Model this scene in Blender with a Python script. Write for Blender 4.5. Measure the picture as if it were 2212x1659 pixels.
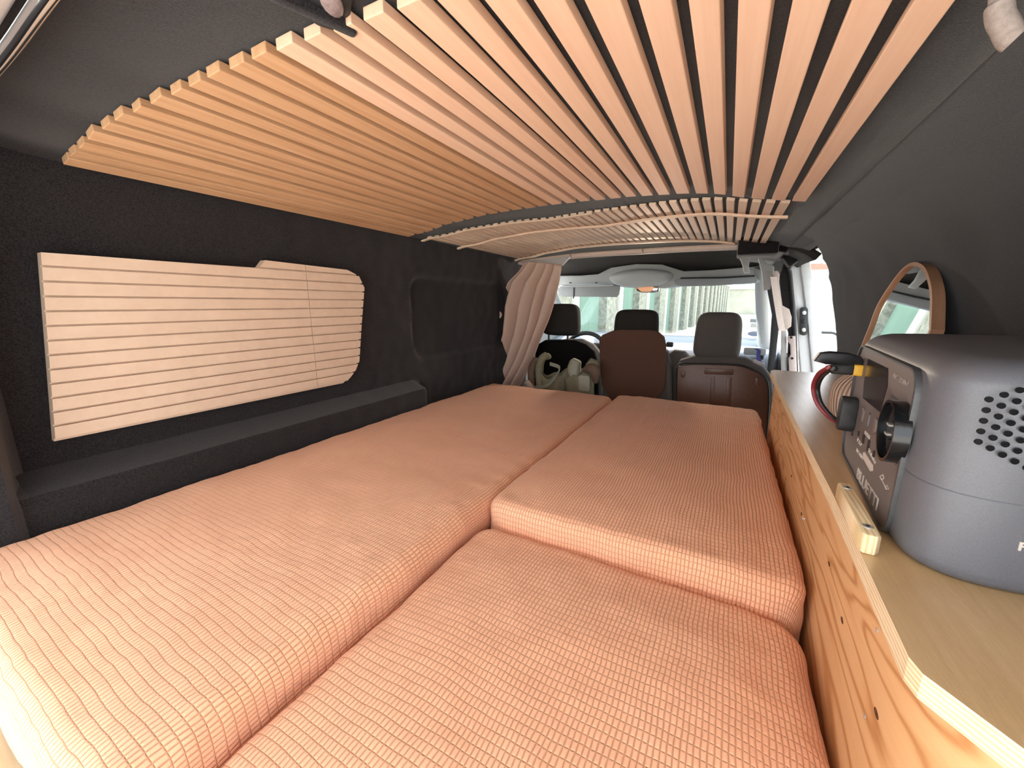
import bpy, bmesh, math, random
from mathutils import Vector, Matrix, noise
random.seed(4)
for o in list(bpy.data.objects): bpy.data.objects.remove(o)
sc = bpy.context.scene
C = sc.collection
R = math.radians
PI = math.pi

# ------------------------------------------------------------ camera (the origin of the scene is the eye, standing at the open tailgate)
FOC = 840.0
PITCH, YAW = R(11.605), R(28.675)
cam = bpy.data.objects.new('camera', bpy.data.cameras.new('camera'))
C.objects.link(cam)
cam.data.sensor_width = 36; cam.data.lens = 36 * FOC / 2212
cam.data.clip_start = 0.01; cam.data.clip_end = 500
cam.location = (0, 0, 0); cam.rotation_euler = (PI / 2 - PITCH, 0, YAW)
sc.camera = cam
_f = Vector((-math.sin(YAW) * math.cos(PITCH), math.cos(YAW) * math.cos(PITCH), -math.sin(PITCH)))
_r = Vector((math.cos(YAW), math.sin(YAW), 0)); _u = _r.cross(_f)
def ray(x, y): return _r * ((x - 1106) / FOC) + _u * ((829.5 - y) / FOC) + _f
def atZ(x, y, z): d = ray(x, y); return d * (z / d.z)
def atX(x, y, X): d = ray(x, y); return d * (X / d.x)
def atY(x, y, Y): d = ray(x, y); return d * (Y / d.y)
def atP(x, y, p, n): d = ray(x, y); return d * (Vector(p).dot(n) / d.dot(n))

# ------------------------------------------------------------ world, sun, exposure
w = bpy.data.worlds.new('world'); sc.world = w; w.use_nodes = True
nt = w.node_tree; bg = nt.nodes['Background']
bg.inputs['Color'].default_value = (0.90, 0.95, 1.0, 1); bg.inputs['Strength'].default_value = 2.1
sun = bpy.data.objects.new('sun', bpy.data.lights.new('sun', 'SUN')); C.objects.link(sun)
sun.data.energy = 10.0; sun.data.angle = R(3); sun.data.color = (1, .96, .9)
sun.rotation_euler = (0, R(-36), R(-10))
sc.view_settings.view_transform = 'Standard'; sc.view_settings.look = 'None'
sc.view_settings.exposure = 1.02; sc.view_settings.gamma = 1
sc.view_settings.use_curve_mapping = False
sc.cycles.use_denoising = True
sc.cycles.max_bounces = 14; sc.cycles.diffuse_bounces = 8; sc.cycles.transparent_max_bounces = 12
sc.cycles.sample_clamp_indirect = 8
def portal(name, loc, rot, sx, sy):
    l = bpy.data.lights.new(name, 'AREA'); l.shape = 'RECTANGLE'; l.size = sx; l.size_y = sy
    l.cycles.is_portal = True
    o = bpy.data.objects.new(name, l); C.objects.link(o); o.location = loc; o.rotation_euler = rot
portal('sky_portal_tailgate', (-.4, -.12, -.25), (R(90), 0, 0), 1.7, 1.3)
portal('sky_portal_side', (.47, 2.42, -.1), (0, R(90), 0), .9, .35)

# ------------------------------------------------------------ materials
def mat(name, col, rough=.6, metal=0, spec=.5, coat=0, sheen=0):
    m = bpy.data.materials.new(name); m.use_nodes = True
    b = m.node_tree.nodes['Principled BSDF']
    b.inputs['Base Color'].default_value = (*col, 1); b.inputs['Roughness'].default_value = rough
    b.inputs['Metallic'].default_value = metal; b.inputs['Specular IOR Level'].default_value = spec
    b.inputs['Coat Weight'].default_value = coat
    if sheen: b.inputs['Sheen Weight'].default_value = sheen
    return m
class NB:
    def __init__(s, m): s.m = m; s.t = m.node_tree; s.b = s.t.nodes['Principled BSDF']
    def n(s, typ, **kw):
        x = s.t.nodes.new(typ)
        for k, v in kw.items():
            if k.startswith('i_'):
                key = k[2:]; key = int(key) if key.isdigit() else key.replace('_', ' ')
                x.inputs[key].default_value = v
            else: setattr(x, k, v)
        return x
    def l(s, a, b): s.t.links.new(a, b)
    def math(s, op, a, b=None, c=None):
        x = s.n('ShaderNodeMath', operation=op)
        for i, v in enumerate((a, b, c)):
            if v is None: continue
            if isinstance(v, (int, float)): x.inputs[i].default_value = v
            else: s.l(v, x.inputs[i])
        return x.outputs[0]
    def coord(s, kind='Object', scale=(1, 1, 1)):
        tc = s.n('ShaderNodeTexCoord'); mp = s.n('ShaderNodeMapping'); mp.inputs['Scale'].default_value = scale
        s.l(tc.outputs[kind], mp.inputs['Vector']); return mp.outputs[0]
    def noise(s, vec, scale, detail=3, rough=.5, dist=0):
        x = s.n('ShaderNodeTexNoise'); x.inputs['Scale'].default_value = scale; x.inputs['Detail'].default_value = detail
        x.inputs['Roughness'].default_value = rough; x.inputs['Distortion'].default_value = dist
        s.l(vec, x.inputs['Vector']); return x.outputs['Fac']
    def ramp(s, fac, stops):
        x = s.n('ShaderNodeValToRGB'); e = x.color_ramp.elements
        e[0].position = stops[0][0]; e[0].color = (*stops[0][1], 1)
        e[1].position = stops[-1][0]; e[1].color = (*stops[-1][1], 1)
        for p, c in stops[1:-1]: q = e.new(p); q.color = (*c, 1)
        s.l(fac, x.inputs[0]); return x.outputs[0]
    def bump(s, h, strength=.3, dist=.001):
        x = s.n('ShaderNodeBump'); x.inputs['Strength'].default_value = strength; x.inputs['Distance'].default_value = dist
        s.l(h, x.inputs['Height']); s.l(x.outputs[0], s.b.inputs['Normal'])
    def col(s, c): s.l(c, s.b.inputs['Base Color'])

def felt(name, a, b, rough=.95, sheen=.15):
    m = mat(name, a, rough, spec=.15, sheen=sheen); q = NB(m); v = q.coord()
    f = q.noise(v, 420, 2, .7); q.col(q.ramp(f, [(.3, a), (.75, b)])); q.bump(q.noise(v, 900, 2), .5, .001)
    return m
def plain_noise(name, a, b, scale, rough=.6, bump=0, spec=.5, coat=0, metal=0):
    m = mat(name, a, rough, spec=spec, coat=coat, metal=metal); q = NB(m); v = q.coord()
    f = q.noise(v, scale, 4, .6); q.col(q.ramp(f, [(.35, a), (.68, b)]))
    if bump: q.bump(q.noise(v, scale * 3, 3), bump, .001)
    return m
def wood(name, a, b, scale=(60, 2, 60), rough=.6, c=None, ring=0, spec=.3, coat=0, fine=0):
    """straight grain stretched along one axis, with soft darker streaks"""
    m = mat(name, a, rough, spec=spec, coat=coat); q = NB(m); v = q.coord(scale=scale)
    f = q.noise(v, 1.0, 6, .65, ring); st = [(.32, a), (.7, b)]
    if c: st = [(.25, c), (.4, a), (.75, b)]
    q.col(q.ramp(f, st)); q.bump(f, .15, .0008); return m
M = {}
M['felt'] = felt('black_felt', (.006, .005, .006), (.036, .032, .035), sheen=.22)
M['felt_ledge'] = felt('black_felt_ledge', (.008, .007, .008), (.042, .037, .042))
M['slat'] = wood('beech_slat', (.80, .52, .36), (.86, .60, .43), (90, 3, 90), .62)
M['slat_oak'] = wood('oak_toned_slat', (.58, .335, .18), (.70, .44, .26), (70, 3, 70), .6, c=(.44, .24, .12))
M['slat_front'] = wood('pale_slat', (.80, .60, .44), (.88, .69, .53), (90, 3, 90), .62)
M['cover'] = wood('raw_mdf_cover', (.66, .50, .38), (.72, .56, .43), (30, 30, 30), .8)
M['grey_plastic'] = plain_noise('light_grey_plastic', (.40, .42, .42), (.45, .47, .47), 300, .55, .1)
M['visor'] = plain_noise('grey_visor_vinyl', (.26, .28, .29), (.31, .33, .34), 260, .6, .1)
M['headliner'] = plain_noise('dark_grey_headliner', (.045, .042, .040), (.07, .067, .064), 500, .95, .3, spec=.1)
M['seat_fabric'] = plain_noise('charcoal_seat_fabric', (.018, .018, .017), (.045, .045, .042), 700, .9, .4, spec=.15)
M['seat_grey'] = plain_noise('grey_seat_cloth', (.10, .095, .09), (.15, .14, .135), 500, .9, .3, spec=.15)
M['seat_black'] = plain_noise('black_seat_back', (.006, .006, .006), (.012, .012, .012), 300, .9, .2, spec=.1)
M['brown_shell'] = plain_noise('brown_seat_shell', (.13, .055, .032), (.16, .07, .042), 90, .38, .06)  # brown base colour carries the warm bounce off the bed
M['brown_panel'] = plain_noise('brown_fibre_panel', (.11, .055, .038), (.13, .068, .048), 400, .8, .1, spec=.3)  # warm light reflected from the bed is put into this brown too
M['black_plastic'] = plain_noise('black_plastic', (.008, .008, .009), (.014, .014, .016), 200, .4)
M['rubber'] = plain_noise('dark_rubber', (.015, .017, .019), (.03, .033, .035), 100, .6)
M['white_paint'] = plain_noise('white_van_paint', (.78, .80, .82), (.82, .84, .86), 5, .3, coat=.4)
M['grey_paint'] = plain_noise('pale_grey_trim', (.55, .57, .58), (.6, .62, .63), 20, .4)
M['beige_plastic'] = plain_noise('beige_plastic_trim', (.62, .53, .48), (.67, .58, .53), 100, .6)
M['pink_metal'] = plain_noise('pinkish_grey_metal', (.62, .52, .50), (.68, .58, .56), 60, .5)
M['steel'] = mat('brushed_steel', (.62, .62, .6), .45, .7)
M['chrome'] = mat('bright_chrome', (.9, .92, .95), .12, 1)
M['dash'] = plain_noise('blue_grey_dashboard', (.30, .34, .42), (.35, .39, .47), 200, .6)
M['blue_strap'] = plain_noise('violet_blue_webbing', (.12, .14, .55), (.17, .2, .65), 300, .8)
M['station'] = plain_noise('slate_grey_abs', (.115, .118, .135), (.135, .138, .156), 900, .42, .12)
M['station_face'] = plain_noise('taupe_grey_face', (.15, .125, .12), (.165, .14, .134), 700, .5, .08)
M['station_rim'] = plain_noise('dark_rim', (.06, .062, .066), (.075, .078, .082), 300, .35)
M['display'] = mat('dark_display_glass', (.022, .018, .018), .18)
M['print'] = mat('pale_grey_print', (.62, .56, .52), .6)
M['print_dark'] = mat('dull_print', (.30, .25, .235), .6)
M['gloss_black'] = mat('gloss_black', (.006, .007, .008), .15)
M['socket'] = plain_noise('dark_socket', (.02, .022, .024), (.03, .032, .034), 200, .3)
M['yellow'] = plain_noise('yellow_nylon', (.72, .40, .03), (.8, .48, .06), 100, .5)
M['cable'] = mat('black_cable', (.012, .012, .013), .45)
M['cable_red'] = mat('dark_red_cable', (.20, .022, .03), .45)
M['amber'] = None
M['curtain'] = plain_noise('dusty_pink_linen', (.64, .48, .39), (.74, .57, .48), 350, .9, .4, spec=.15)
M['olive'] = plain_noise('olive_canvas', (.22, .21, .14), (.32, .30, .21), 260, .9, .5, spec=.1)
M['olive_pale'] = plain_noise('pale_sage_canvas', (.38, .39, .31), (.48, .49, .40), 260, .9, .4, spec=.1)
M['tan_cloth'] = plain_noise('brown_knit', (.16, .11, .08), (.22, .16, .12), 160, .95, .5, spec=.1)
M['pale_cloth'] = plain_noise('pale_pink_cloth', (.58, .46, .40), (.66, .54, .48), 180, .9, .4, spec=.1)
M['bamboo'] = wood('bamboo_frame', (.34, .17, .09), (.48, .27, .16), (40, 4, 4), .5)
M['rail'] = plain_noise('cream_trim', (.70, .60, .54), (.75, .65, .59), 90, .6)
M['mirror'] = mat('mirror_silver', (.9, .9, .9), .01, 1)
M['mirror_dull'] = mat('door_mirror_silver', (.22, .25, .25), .08, 1)
M['base_wood'] = wood('pine_bed_base', (.55, .38, .22), (.70, .52, .33), (4, 40, 40), .7)
M['ground'] = plain_noise('worn_concrete_yard', (.50, .48, .44), (.60, .58, .53), .7, .9, .2)
M['roof_brown'] = plain_noise('brown_fascia', (.30, .13, .10), (.35, .17, .13), 10, .7)
M['render_white'] = plain_noise('cream_render', (.36, .35, .30), (.44, .43, .38), 1.2, .9)
M['post'] = plain_noise('white_concrete_post', (.50, .49, .44), (.57, .56, .51), 3, .9)
M['shell_out'] = plain_noise('van_outer_skin', (.7, .72, .74), (.74, .76, .78), 5, .4)
M['grey_carpet'] = plain_noise('grey_floor_mat', (.05, .05, .05), (.08, .08, .08), 300, .95)

m = M['fir'] = mat('fir_plywood_face', (.7, .4, .2), .5, spec=.35); q = NB(m)
v = q.coord(scale=(.8, .34, 2.6)); n1 = q.noise(v, 2.3, 3, .5, .6)
rings = q.math('SINE', q.math('MULTIPLY', n1, 120)); rr = q.math('MULTIPLY_ADD', rings, .5, .5)
fine = q.noise(q.coord(scale=(1, 6, 220)), 1, 4, .6)
tone = q.math('ADD', q.math('MULTIPLY', q.math('POWER', rr, 2.6), .62), q.math('MULTIPLY', fine, .38))
q.col(q.ramp(tone, [(.1, (.78, .48, .24)), (.5, (.68, .375, .165)), (.95, (.46, .20, .07))])); q.bump(fine, .1, .0006)

m = M['top'] = mat('lacquered_plywood_top', (.6, .4, .2), .42, spec=.5, coat=.7); q = NB(m)
v = q.coord(scale=(70, 3, 70)); f = q.noise(v, 1, 5, .7); g = q.noise(q.coord(), 6, 3)
q.col(q.ramp(q.math('ADD', q.math('MULTIPLY', f, .6), q.math('MULTIPLY', g, .4)), [(.32, (.52, .325, .145)), (.66, (.68, .46, .24))]))
h = q.noise(q.coord(scale=(160, 26, 160)), 1, 4, .7); q.bump(h, .5, .0012); q.b.inputs['Coat Roughness'].default_value = .22

m = M['ply_edge'] = mat('plywood_edge', (.8, .65, .4), .6, spec=.3); q = NB(m)
v = q.coord(scale=(1, 1, 1)); sp = q.n('ShaderNodeSeparateXYZ'); q.l(v, sp.inputs[0])
wob = q.math('MULTIPLY', q.noise(q.coord(scale=(8, 8, 60)), 3, 3), .0022)
st = q.math('SINE', q.math('MULTIPLY', q.math('ADD', sp.outputs[2], wob), 2 * PI / .0036))
q.col(q.ramp(q.math('ADD', q.math('MULTIPLY', st, .35), q.noise(q.coord(scale=(40, 40, 500)), 1, 3)), [(.15, (.66, .48, .27)), (.45, (.79, .62, .39)), (.8, (.85, .71, .50))]))

m = M['ply_cleat'] = mat('plywood_cleat', (.8, .65, .4), .6, spec=.3); q = NB(m)
sp = q.n('ShaderNodeSeparateXYZ'); q.l(q.coord(), sp.inputs[0])
st = q.math('SINE', q.math('MULTIPLY', q.math('ADD', sp.outputs[0], q.math('MULTIPLY', q.noise(q.coord(scale=(300, 20, 20)), 1, 3), .002)), 2 * PI / .0042))
q.col(q.ramp(q.math('ADD', q.math('MULTIPLY', st, .3), q.noise(q.coord(scale=(300, 20, 40)), 1, 3)), [(.15, (.62, .46, .24)), (.5, (.80, .62, .38)), (.8, (.84, .70, .46))]))
m = M['waffle'] = mat('salmon_waffle_cloth', (.8, .4, .25), .92, spec=.12, sheen=.2); q = NB(m)
tc = q.n('ShaderNodeTexCoord'); uv = tc.outputs['UV']; sp = q.n('ShaderNodeSeparateXYZ'); q.l(uv, sp.inputs[0])
w1 = q.math('MULTIPLY', q.math('SUBTRACT', q.noise(uv, 9, 2), .5), .011)
w2 = q.math('MULTIPLY', q.math('SUBTRACT', q.noise(uv, 7, 2), .5), .013)
w3 = q.math('MULTIPLY', q.math('SUBTRACT', q.noise(uv, 60, 2), .5), .0012)
def groove(c, pitch, sharp):
    s_ = q.math('ABSOLUTE', q.math('SINE', q.math('MULTIPLY', c, PI / pitch)))
    return q.math('POWER', q.math('SUBTRACT', 1.0, s_), sharp)
ux = q.math('ADD', q.math('ADD', sp.outputs[0], w1), w3); uy = q.math('ADD', q.math('ADD', sp.outputs[1], w2), w3)
gx = groove(ux, .0060, 2.2); gy = q.math('MULTIPLY', groove(uy, .0105, 4.5), .8)
g = q.math('MAXIMUM', gx, gy)
big = q.noise(uv, 5, 3)
base = q.ramp(big, [(.3, (.86, .46, .285)), (.7, (.92, .515, .33))])
mx = q.n('ShaderNodeMix', data_type='RGBA'); q.l(q.math('MULTIPLY', g, .85), mx.inputs[0]); q.l(base, mx.inputs[6]); mx.inputs[7].default_value = (.62, .27, .13, 1)
q.col(mx.outputs[2]); q.bump(q.math('ADD', q.math('MULTIPLY', g, -1.0), q.math('MULTIPLY', q.noise(uv, 900, 2), .25)), .9, .0013)

m = M['ribbed'] = mat('beige_rib_knit', (.5, .4, .33), .9, spec=.15); q = NB(m)
tc = q.n('ShaderNodeTexCoord'); sp = q.n('ShaderNodeSeparateXYZ'); q.l(tc.outputs['UV'], sp.inputs[0])
st = q.math('SINE', q.math('MULTIPLY', q.math('ADD', sp.outputs[0], q.math('MULTIPLY', q.noise(tc.outputs['UV'], 3, 2), .02)), 2 * PI * 52))
q.col(q.ramp(q.math('MULTIPLY_ADD', st, .5, .5), [(.1, (.36, .25, .19)), (.7, (.60, .46, .38))])); q.bump(st, .8, .002)

m = M['corrug'] = mat('green_corrugated_door', (.2, .35, .27), .5); q = NB(m)
f = q.noise(q.coord(scale=(1, 1, .15)), 4, 3); q.col(q.ramp(f, [(.3, (.11, .19, .145)), (.7, (.14, .235, .18))]))
m = M['pebble'] = mat('pebbledash', (.5, .5, .45), .95); q = NB(m)
f = q.noise(q.coord(), 9, 5, .7); q.col(q.ramp(f, [(.38, (.17, .16, .13)), (.6, (.34, .33, .28))])); q.bump(f, .8, .03)
def glass(name, tint=(1, 1, 1), refl=1.0):
    m = bpy.data.materials.new(name); m.use_nodes = True; t = m.node_tree; t.nodes.clear()
    o = t.nodes.new('ShaderNodeOutputMaterial'); mx = t.nodes.new('ShaderNodeMixShader'); a = t.nodes.new('ShaderNodeBsdfTransparent'); b = t.nodes.new('ShaderNodeBsdfGlossy')
    fr = t.nodes.new('ShaderNodeFresnel'); fr.inputs[0].default_value = 1.35; a.inputs[0].default_value = (*tint, 1); b.inputs['Roughness'].default_value = .02
    t.links.new(fr.outputs[0], mx.inputs[0]); t.links.new(a.outputs[0], mx.inputs[1]); t.links.new(b.outputs[0], mx.inputs[2]); t.links.new(mx.outputs[0], o.inputs[0])
    return m
M['glass'] = glass('windscreen_glass', (.93, .97, .95))
M['lens'] = plain_noise('frosted_lamp_lens', (.26, .2, .2), (.42, .35, .35), 60, .25, .5)
m = M['amber'] = mat('amber_lamp_lens', (.75, .38, .2), .3)
m.node_tree.nodes['Principled BSDF'].inputs['Emission Color'].default_value = (1, .5, .25, 1)
m.node_tree.nodes['Principled BSDF'].inputs['Emission Strength'].default_value = .18

# ------------------------------------------------------------ object helpers
def link(name, me, ma, parent=None, label=None, smooth=False):
    o = bpy.data.objects.new(name, me); C.objects.link(o)
    for x in (ma if isinstance(ma, (list, tuple)) else [ma]): me.materials.append(x)
    if smooth:
        for p in me.polygons: p.use_smooth = True
        try: me.set_sharp_from_angle(angle=R(38))
        except Exception: pass
    if parent is not None:
        o.parent = parent; o.matrix_parent_inverse = Matrix.Translation(parent_world(parent)).inverted()
    if label: o['label'] = label
    return o
def parent_world(p):
    return Vector(p.location) if p.type == 'EMPTY' else Vector((0, 0, 0))
def obj(name, bm, ma, parent=None, label=None, smooth=True):
    me = bpy.data.meshes.new(name); bmesh.ops.recalc_face_normals(bm, faces=bm.faces); bm.to_mesh(me); bm.free()
    return link(name, me, ma, parent, label, smooth)
def sheet(name, me_bm, ma, parent=None, label=None):   # keeps given winding (no recalculation)
    me = bpy.data.meshes.new(name); me_bm.to_mesh(me); me_bm.free(); return link(name, me, ma, parent, label, True)
def thing(name, label, cat, loc, group=None):
    o = bpy.data.objects.new(name, None); C.objects.link(o); o.location = loc; o.empty_display_size = .03
    o['label'] = label; o['category'] = cat
    if group: o['group'] = group
    return o
def tag(o, label, cat, group=None, kind=None):
    o['label'] = label; o['category'] = cat
    if group: o['group'] = group
    if kind: o['kind'] = kind
    return o
def struct(o): o['kind'] = 'structure'; return o
def box(bm, x0, x1, y0, y1, z0, z1, bev=0, seg=2):
    b2 = bmesh.new(); bmesh.ops.create_cube(b2, size=1)
    for v in b2.verts: v.co = Vector(((x0 + x1) / 2 + v.co.x * (x1 - x0), (y0 + y1) / 2 + v.co.y * (y1 - y0), (z0 + z1) / 2 + v.co.z * (z1 - z0)))
    if bev: bmesh.ops.bevel(b2, geom=b2.edges[:], offset=bev, segments=seg, profile=.5, affect='EDGES')
    merge(bm, b2); return bm
def merge(bm, b2, mtx=None):
    if mtx is not None: bmesh.ops.transform(b2, matrix=mtx, verts=b2.verts)
    me = bpy.data.meshes.new('t'); b2.to_mesh(me); b2.free(); bm.from_mesh(me); bpy.data.meshes.remove(me)
def nb(): return bmesh.new()
def prism(bm, pts, O, U, V, W, d0, d1, bev=0, seg=2, mat_i=0):
    """outline pts (u,v) in the frame O,U,V extruded along W from d0 to d1"""
    b2 = bmesh.new(); O = Vector(O); U = Vector(U); V = Vector(V); W = Vector(W)
    a = [b2.verts.new(O + U * p[0] + V * p[1] + W * d0) for p in pts]; b = [b2.verts.new(O + U * p[0] + V * p[1] + W * d1) for p in pts]
    b2.faces.new(a); b2.faces.new(b[::-1]); n = len(pts)
    for i in range(n): b2.faces.new((a[i], a[(i + 1) % n], b[(i + 1) % n], b[i]))
    bmesh.ops.recalc_face_normals(b2, faces=b2.faces)
    if bev:
        es = [e for e in b2.edges if len(e.link_faces) == 2 and any(len(f.verts) == n for f in e.link_faces)] if n > 6 else b2.edges[:]
        bmesh.ops.bevel(b2, geom=es, offset=bev, segments=seg, profile=.5, affect='EDGES')
    merge(bm, b2); return bm
def rrect(cx, cy, w_, h_, r, n=5):
    out = []
    for sx, sy, a0 in ((1, 1, 0), (-1, 1, 90), (-1, -1, 180), (1, -1, 270)):
        for i in range(n + 1):
            a = R(a0 + 90 * i / n); out.append((cx + sx * (w_ / 2 - r) + r * math.cos(a), cy + sy * (h_ / 2 - r) + r * math.sin(a)))
    return out
def ellipse(cx, cy, a, b, n=24): return [(cx + a * math.cos(2 * PI * i / n), cy + b * math.sin(2 * PI * i / n)) for i in range(n)]
def tube(bm, pts, r, seg=10, cap=True):
    """round bar through pts; r a number or a list"""
    b2 = bmesh.new(); rings = []; pts = [Vector(p) for p in pts]; n = len(pts); up = Vector((0, 0, 1)); prev = None
    for i, p in enumerate(pts):
        t = (pts[min(i + 1, n - 1)] - pts[max(i - 1, 0)]).normalized()
        if prev is None:
            a = t.cross(up)
            if a.length < .1: a = t.cross(Vector((1, 0, 0)))
            a.normalize()
        else:
            a = (prev - t * prev.dot(t)).normalized()
        prev = a; b = t.cross(a); ri = r[i] if isinstance(r, (list, tuple)) else r
        rings.append([b2.verts.new(p + (a * math.cos(2 * PI * k / seg) + b * math.sin(2 * PI * k / seg)) * ri) for k in range(seg)])
    for i in range(n - 1):
        for k in range(seg): b2.faces.new((rings[i][k], rings[i][(k + 1) % seg], rings[i + 1][(k + 1) % seg], rings[i + 1][k]))
    if cap: b2.faces.new(rings[0]); b2.faces.new(rings[-1][::-1])
    merge(bm, b2); return bm
def spline(pts, n=8):
    P = [Vector(p) for p in pts]; out = []
    for i in range(len(P) - 1):
        a = P[max(i - 1, 0)]; b = P[i]; c = P[i + 1]; d = P[min(i + 2, len(P) - 1)]
        for k in range(n):
            t = k / n; out.append(.5 * ((2 * b) + (c - a) * t + (2 * a - 5 * b + 4 * c - d) * t * t + (3 * b - a - 3 * c + d) * t ** 3))
    out.append(P[-1]); return out
def strip(bm, pts, width, side, thick=.0015):
    """flat webbing along pts, width along 'side'"""
    pts = [Vector(p) for p in pts]; side = Vector(side).normalized(); b2 = bmesh.new(); rows = []
    for i, p in enumerate(pts):
        t = (pts[min(i + 1, len(pts) - 1)] - pts[max(i - 1, 0)]).normalized(); nrm = t.cross(side).normalized() * thick / 2; s_ = side * width / 2
        rows.append([b2.verts.new(p - s_ - nrm), b2.verts.new(p + s_ - nrm), b2.verts.new(p + s_ + nrm), b2.verts.new(p - s_ + nrm)])
    for i in range(len(rows) - 1):
        for k in range(4): b2.faces.new((rows[i][k], rows[i][(k + 1) % 4], rows[i + 1][(k + 1) % 4], rows[i + 1][k]))
    b2.faces.new(rows[0]); b2.faces.new(rows[-1][::-1]); merge(bm, b2); return bm
def grid(nu, nv, fn, uvf=None, flip=False):
    bm = bmesh.new(); V = [[bm.verts.new(fn(i / nu, j / nv)) for j in range(nv + 1)] for i in range(nu + 1)]
    uvl = bm.loops.layers.uv.new('uv') if uvf else None
    for i in range(nu):
        for j in range(nv):
            q_ = [(i, j), (i + 1, j), (i + 1, j + 1), (i, j + 1)]
            if flip: q_ = q_[::-1]
            f = bm.faces.new([V[a][b] for a, b in q_])
            if uvf:
                for lp, (a, b) in zip(f.loops, q_): lp[uvl].uv = uvf(a / nu, b / nv)
    return bm
def lerp(t, a, b): return a + (b - a) * t
def smooth(t): t = max(0, min(1, t)); return t * t * (3 - 2 * t)
def interp(x, tab):
    if x <= tab[0][0]: return tab[0][1]
    for (a, b), (c, d) in zip(tab, tab[1:]):
        if x <= c: return b + (d - b) * (x - a) / (c - a)
    return tab[-1][1]
def solid(o, t, off=1):
    md = o.modifiers.new('thickness', 'SOLIDIFY'); md.thickness = t; md.offset = off; return o
def nz(x, y, z=0, s=1): return noise.noise(Vector((x * s, y * s, z * s)))
def text(name, s, size, O, U, V, ma, parent, depth=.0004, label=None, align='LEFT', bold=0):
    cu = bpy.data.curves.new(name, 'FONT'); cu.body = s; cu.size = size; cu.extrude = depth; cu.offset = bold; cu.align_x = align
    o = bpy.data.objects.new(name, cu); C.objects.link(o); bpy.context.view_layer.update()
    me = bpy.data.meshes.new_from_object(o.evaluated_get(bpy.context.evaluated_depsgraph_get())); bpy.data.objects.remove(o)
    U = Vector(U).normalized(); V = Vector(V).normalized(); W = U.cross(V)
    mt = Matrix((U, V, W)).transposed().to_4x4(); mt.translation = Vector(O); me.transform(mt)
    return link(name, me, ma, parent, label)

# ------------------------------------------------------------ roof profile: height of the underside of the slats across the van
ZC = [(-1.16, .22), (-1.118, .256), (-1.033, .262), (-.989, .268), (-.944, .28), (-.897, .284), (-.849, .288), (-.807, .293), (-.755, .298), (-.665, .301), (-.57, .302), (-.481, .302),
      (-.391, .3), (-.3, .298), (-.213, .294), (-.169, .291), (-.12, .286), (-.075, .281), (-.034, .273), (.008, .261), (.051, .252), (.094, .243), (.135, .237), (.2, .222), (.27, .19), (.33, .14)]
def zc(x): return interp(x, ZC)
def zs(x): return (zc(x - .02) + zc(x) + zc(x + .02)) / 3
ROOF = .016   # felt lies this far above the slats' faces

# ------------------------------------------------------------ SETTING: the van's shell
YR, YF = .12, 2.10   # tailgate opening, cab header
def ceil_pt(u, v):
    x = lerp(u, -1.17, .20); y = lerp(v, lerp(smooth((x + 1.17) / .32), .05, .172), 2.10)
    z = zs(x) + ROOF
    z += .006 * smooth((.30 - y) / .12)
    return Vector((x, y, z + .0015 * nz(x, y, 0, 9)))
o = sheet('ceiling', grid(70, 70, ceil_pt, flip=True), M['felt']); struct(o); solid(o, .03, -1)

def left_x(y, z):
    x = -1.146
    x += .022 * smooth((z - .12) / .14)                          # leans in towards the roof
    arch = .092 * smooth((-.315 - z) / .03) * smooth((1.26 - y) / .06)          # wheel-arch ledge
    pil = (.110 - .05 * smooth((z - .1) / .16)) * smooth((.155 - y) / .03)     # rear quarter pillar in front of the side wall
    x += max(arch, pil)
    x -= .000 * smooth((1.05 - y) / .05) * smooth((y - .17) / .04) * smooth((z + .29) / .02) * smooth((.13 - z) / .02)   # the panelled window sits in a shallow recess
    # cargo-side window recess towards the front
    dx = max(abs(y - 1.62) - .30, 0); dz = max(abs(z + .06) - .10, 0); d = math.hypot(dx, dz)
    x -= .028 * smooth((.09 - d) / .03)
    # shallow recess where the panelled window sits
    x += (.004 * nz(y, z, 3, 7) + .003 * nz(y, z, 5, 18)) * (0.3 if .15 < y < 1.02 and -.30 < z < .14 else 1) - .003
    return x
def left_pt(u, v):
    y = lerp(u, -.05, 2.30); z = lerp(v, -.95, .296); return Vector((left_x(y, z), y, z))  # rear end runs past the pillar, unseen, to block side light on the bed
o = sheet('wall_left', grid(190, 100, left_pt), M['felt']); struct(o); solid(o, .03, -1)

RC = spline([(.192, 0, zs(.19) + ROOF), (.235, 0, .232), (.275, 0, .218), (.325, 0, .192), (.368, 0, .155), (.395, 0, .11), (.412, 0, .05), (.430, 0, -.09), (.45, 0, -.25), (.47, 0, -.6), (.49, 0, -.95)], 8)
def on_curve(px, py):
    d = ray(px, py); best = None
    for a, b in zip(RC, RC[1:]):
        ca = d.x * a.z - d.z * a.x; cb = d.x * b.z - d.z * b.x
        if ca * cb <= 0 and abs(ca - cb) > 1e-12: t = ca / (ca - cb); P = a + (b - a) * t; best = (P.z, d.y * P.x / d.x)
    return best
EDG = sorted([e for e in (on_curve(*p) for p in ((1765, 531), (1778, 560), (1790, 600), (1798, 650), (1805, 700), (1808, 750), (1809, 800))) if e])
EDG = [(-1, 2.05), (-.5, 2.10)] + EDG + [(EDG[-1][0] + .003, 2.75), (.26, 2.75)]
print('EDG', EDG)
def right_pt(u, v):
    t = v * (len(RC) - 1); i = min(int(t), len(RC) - 2); P = RC[i] + (RC[i + 1] - RC[i]) * (t - i)
    y = lerp(u, .0, interp(P.z, EDG)); k = smooth(v * 6)
    return Vector((P.x + .002 * nz(y, P.z, 2, 8) * k, y, P.z))
o = sheet('wall_right', grid(120, 80, right_pt), M['felt']); struct(o); solid(o, .03, -1)

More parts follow.
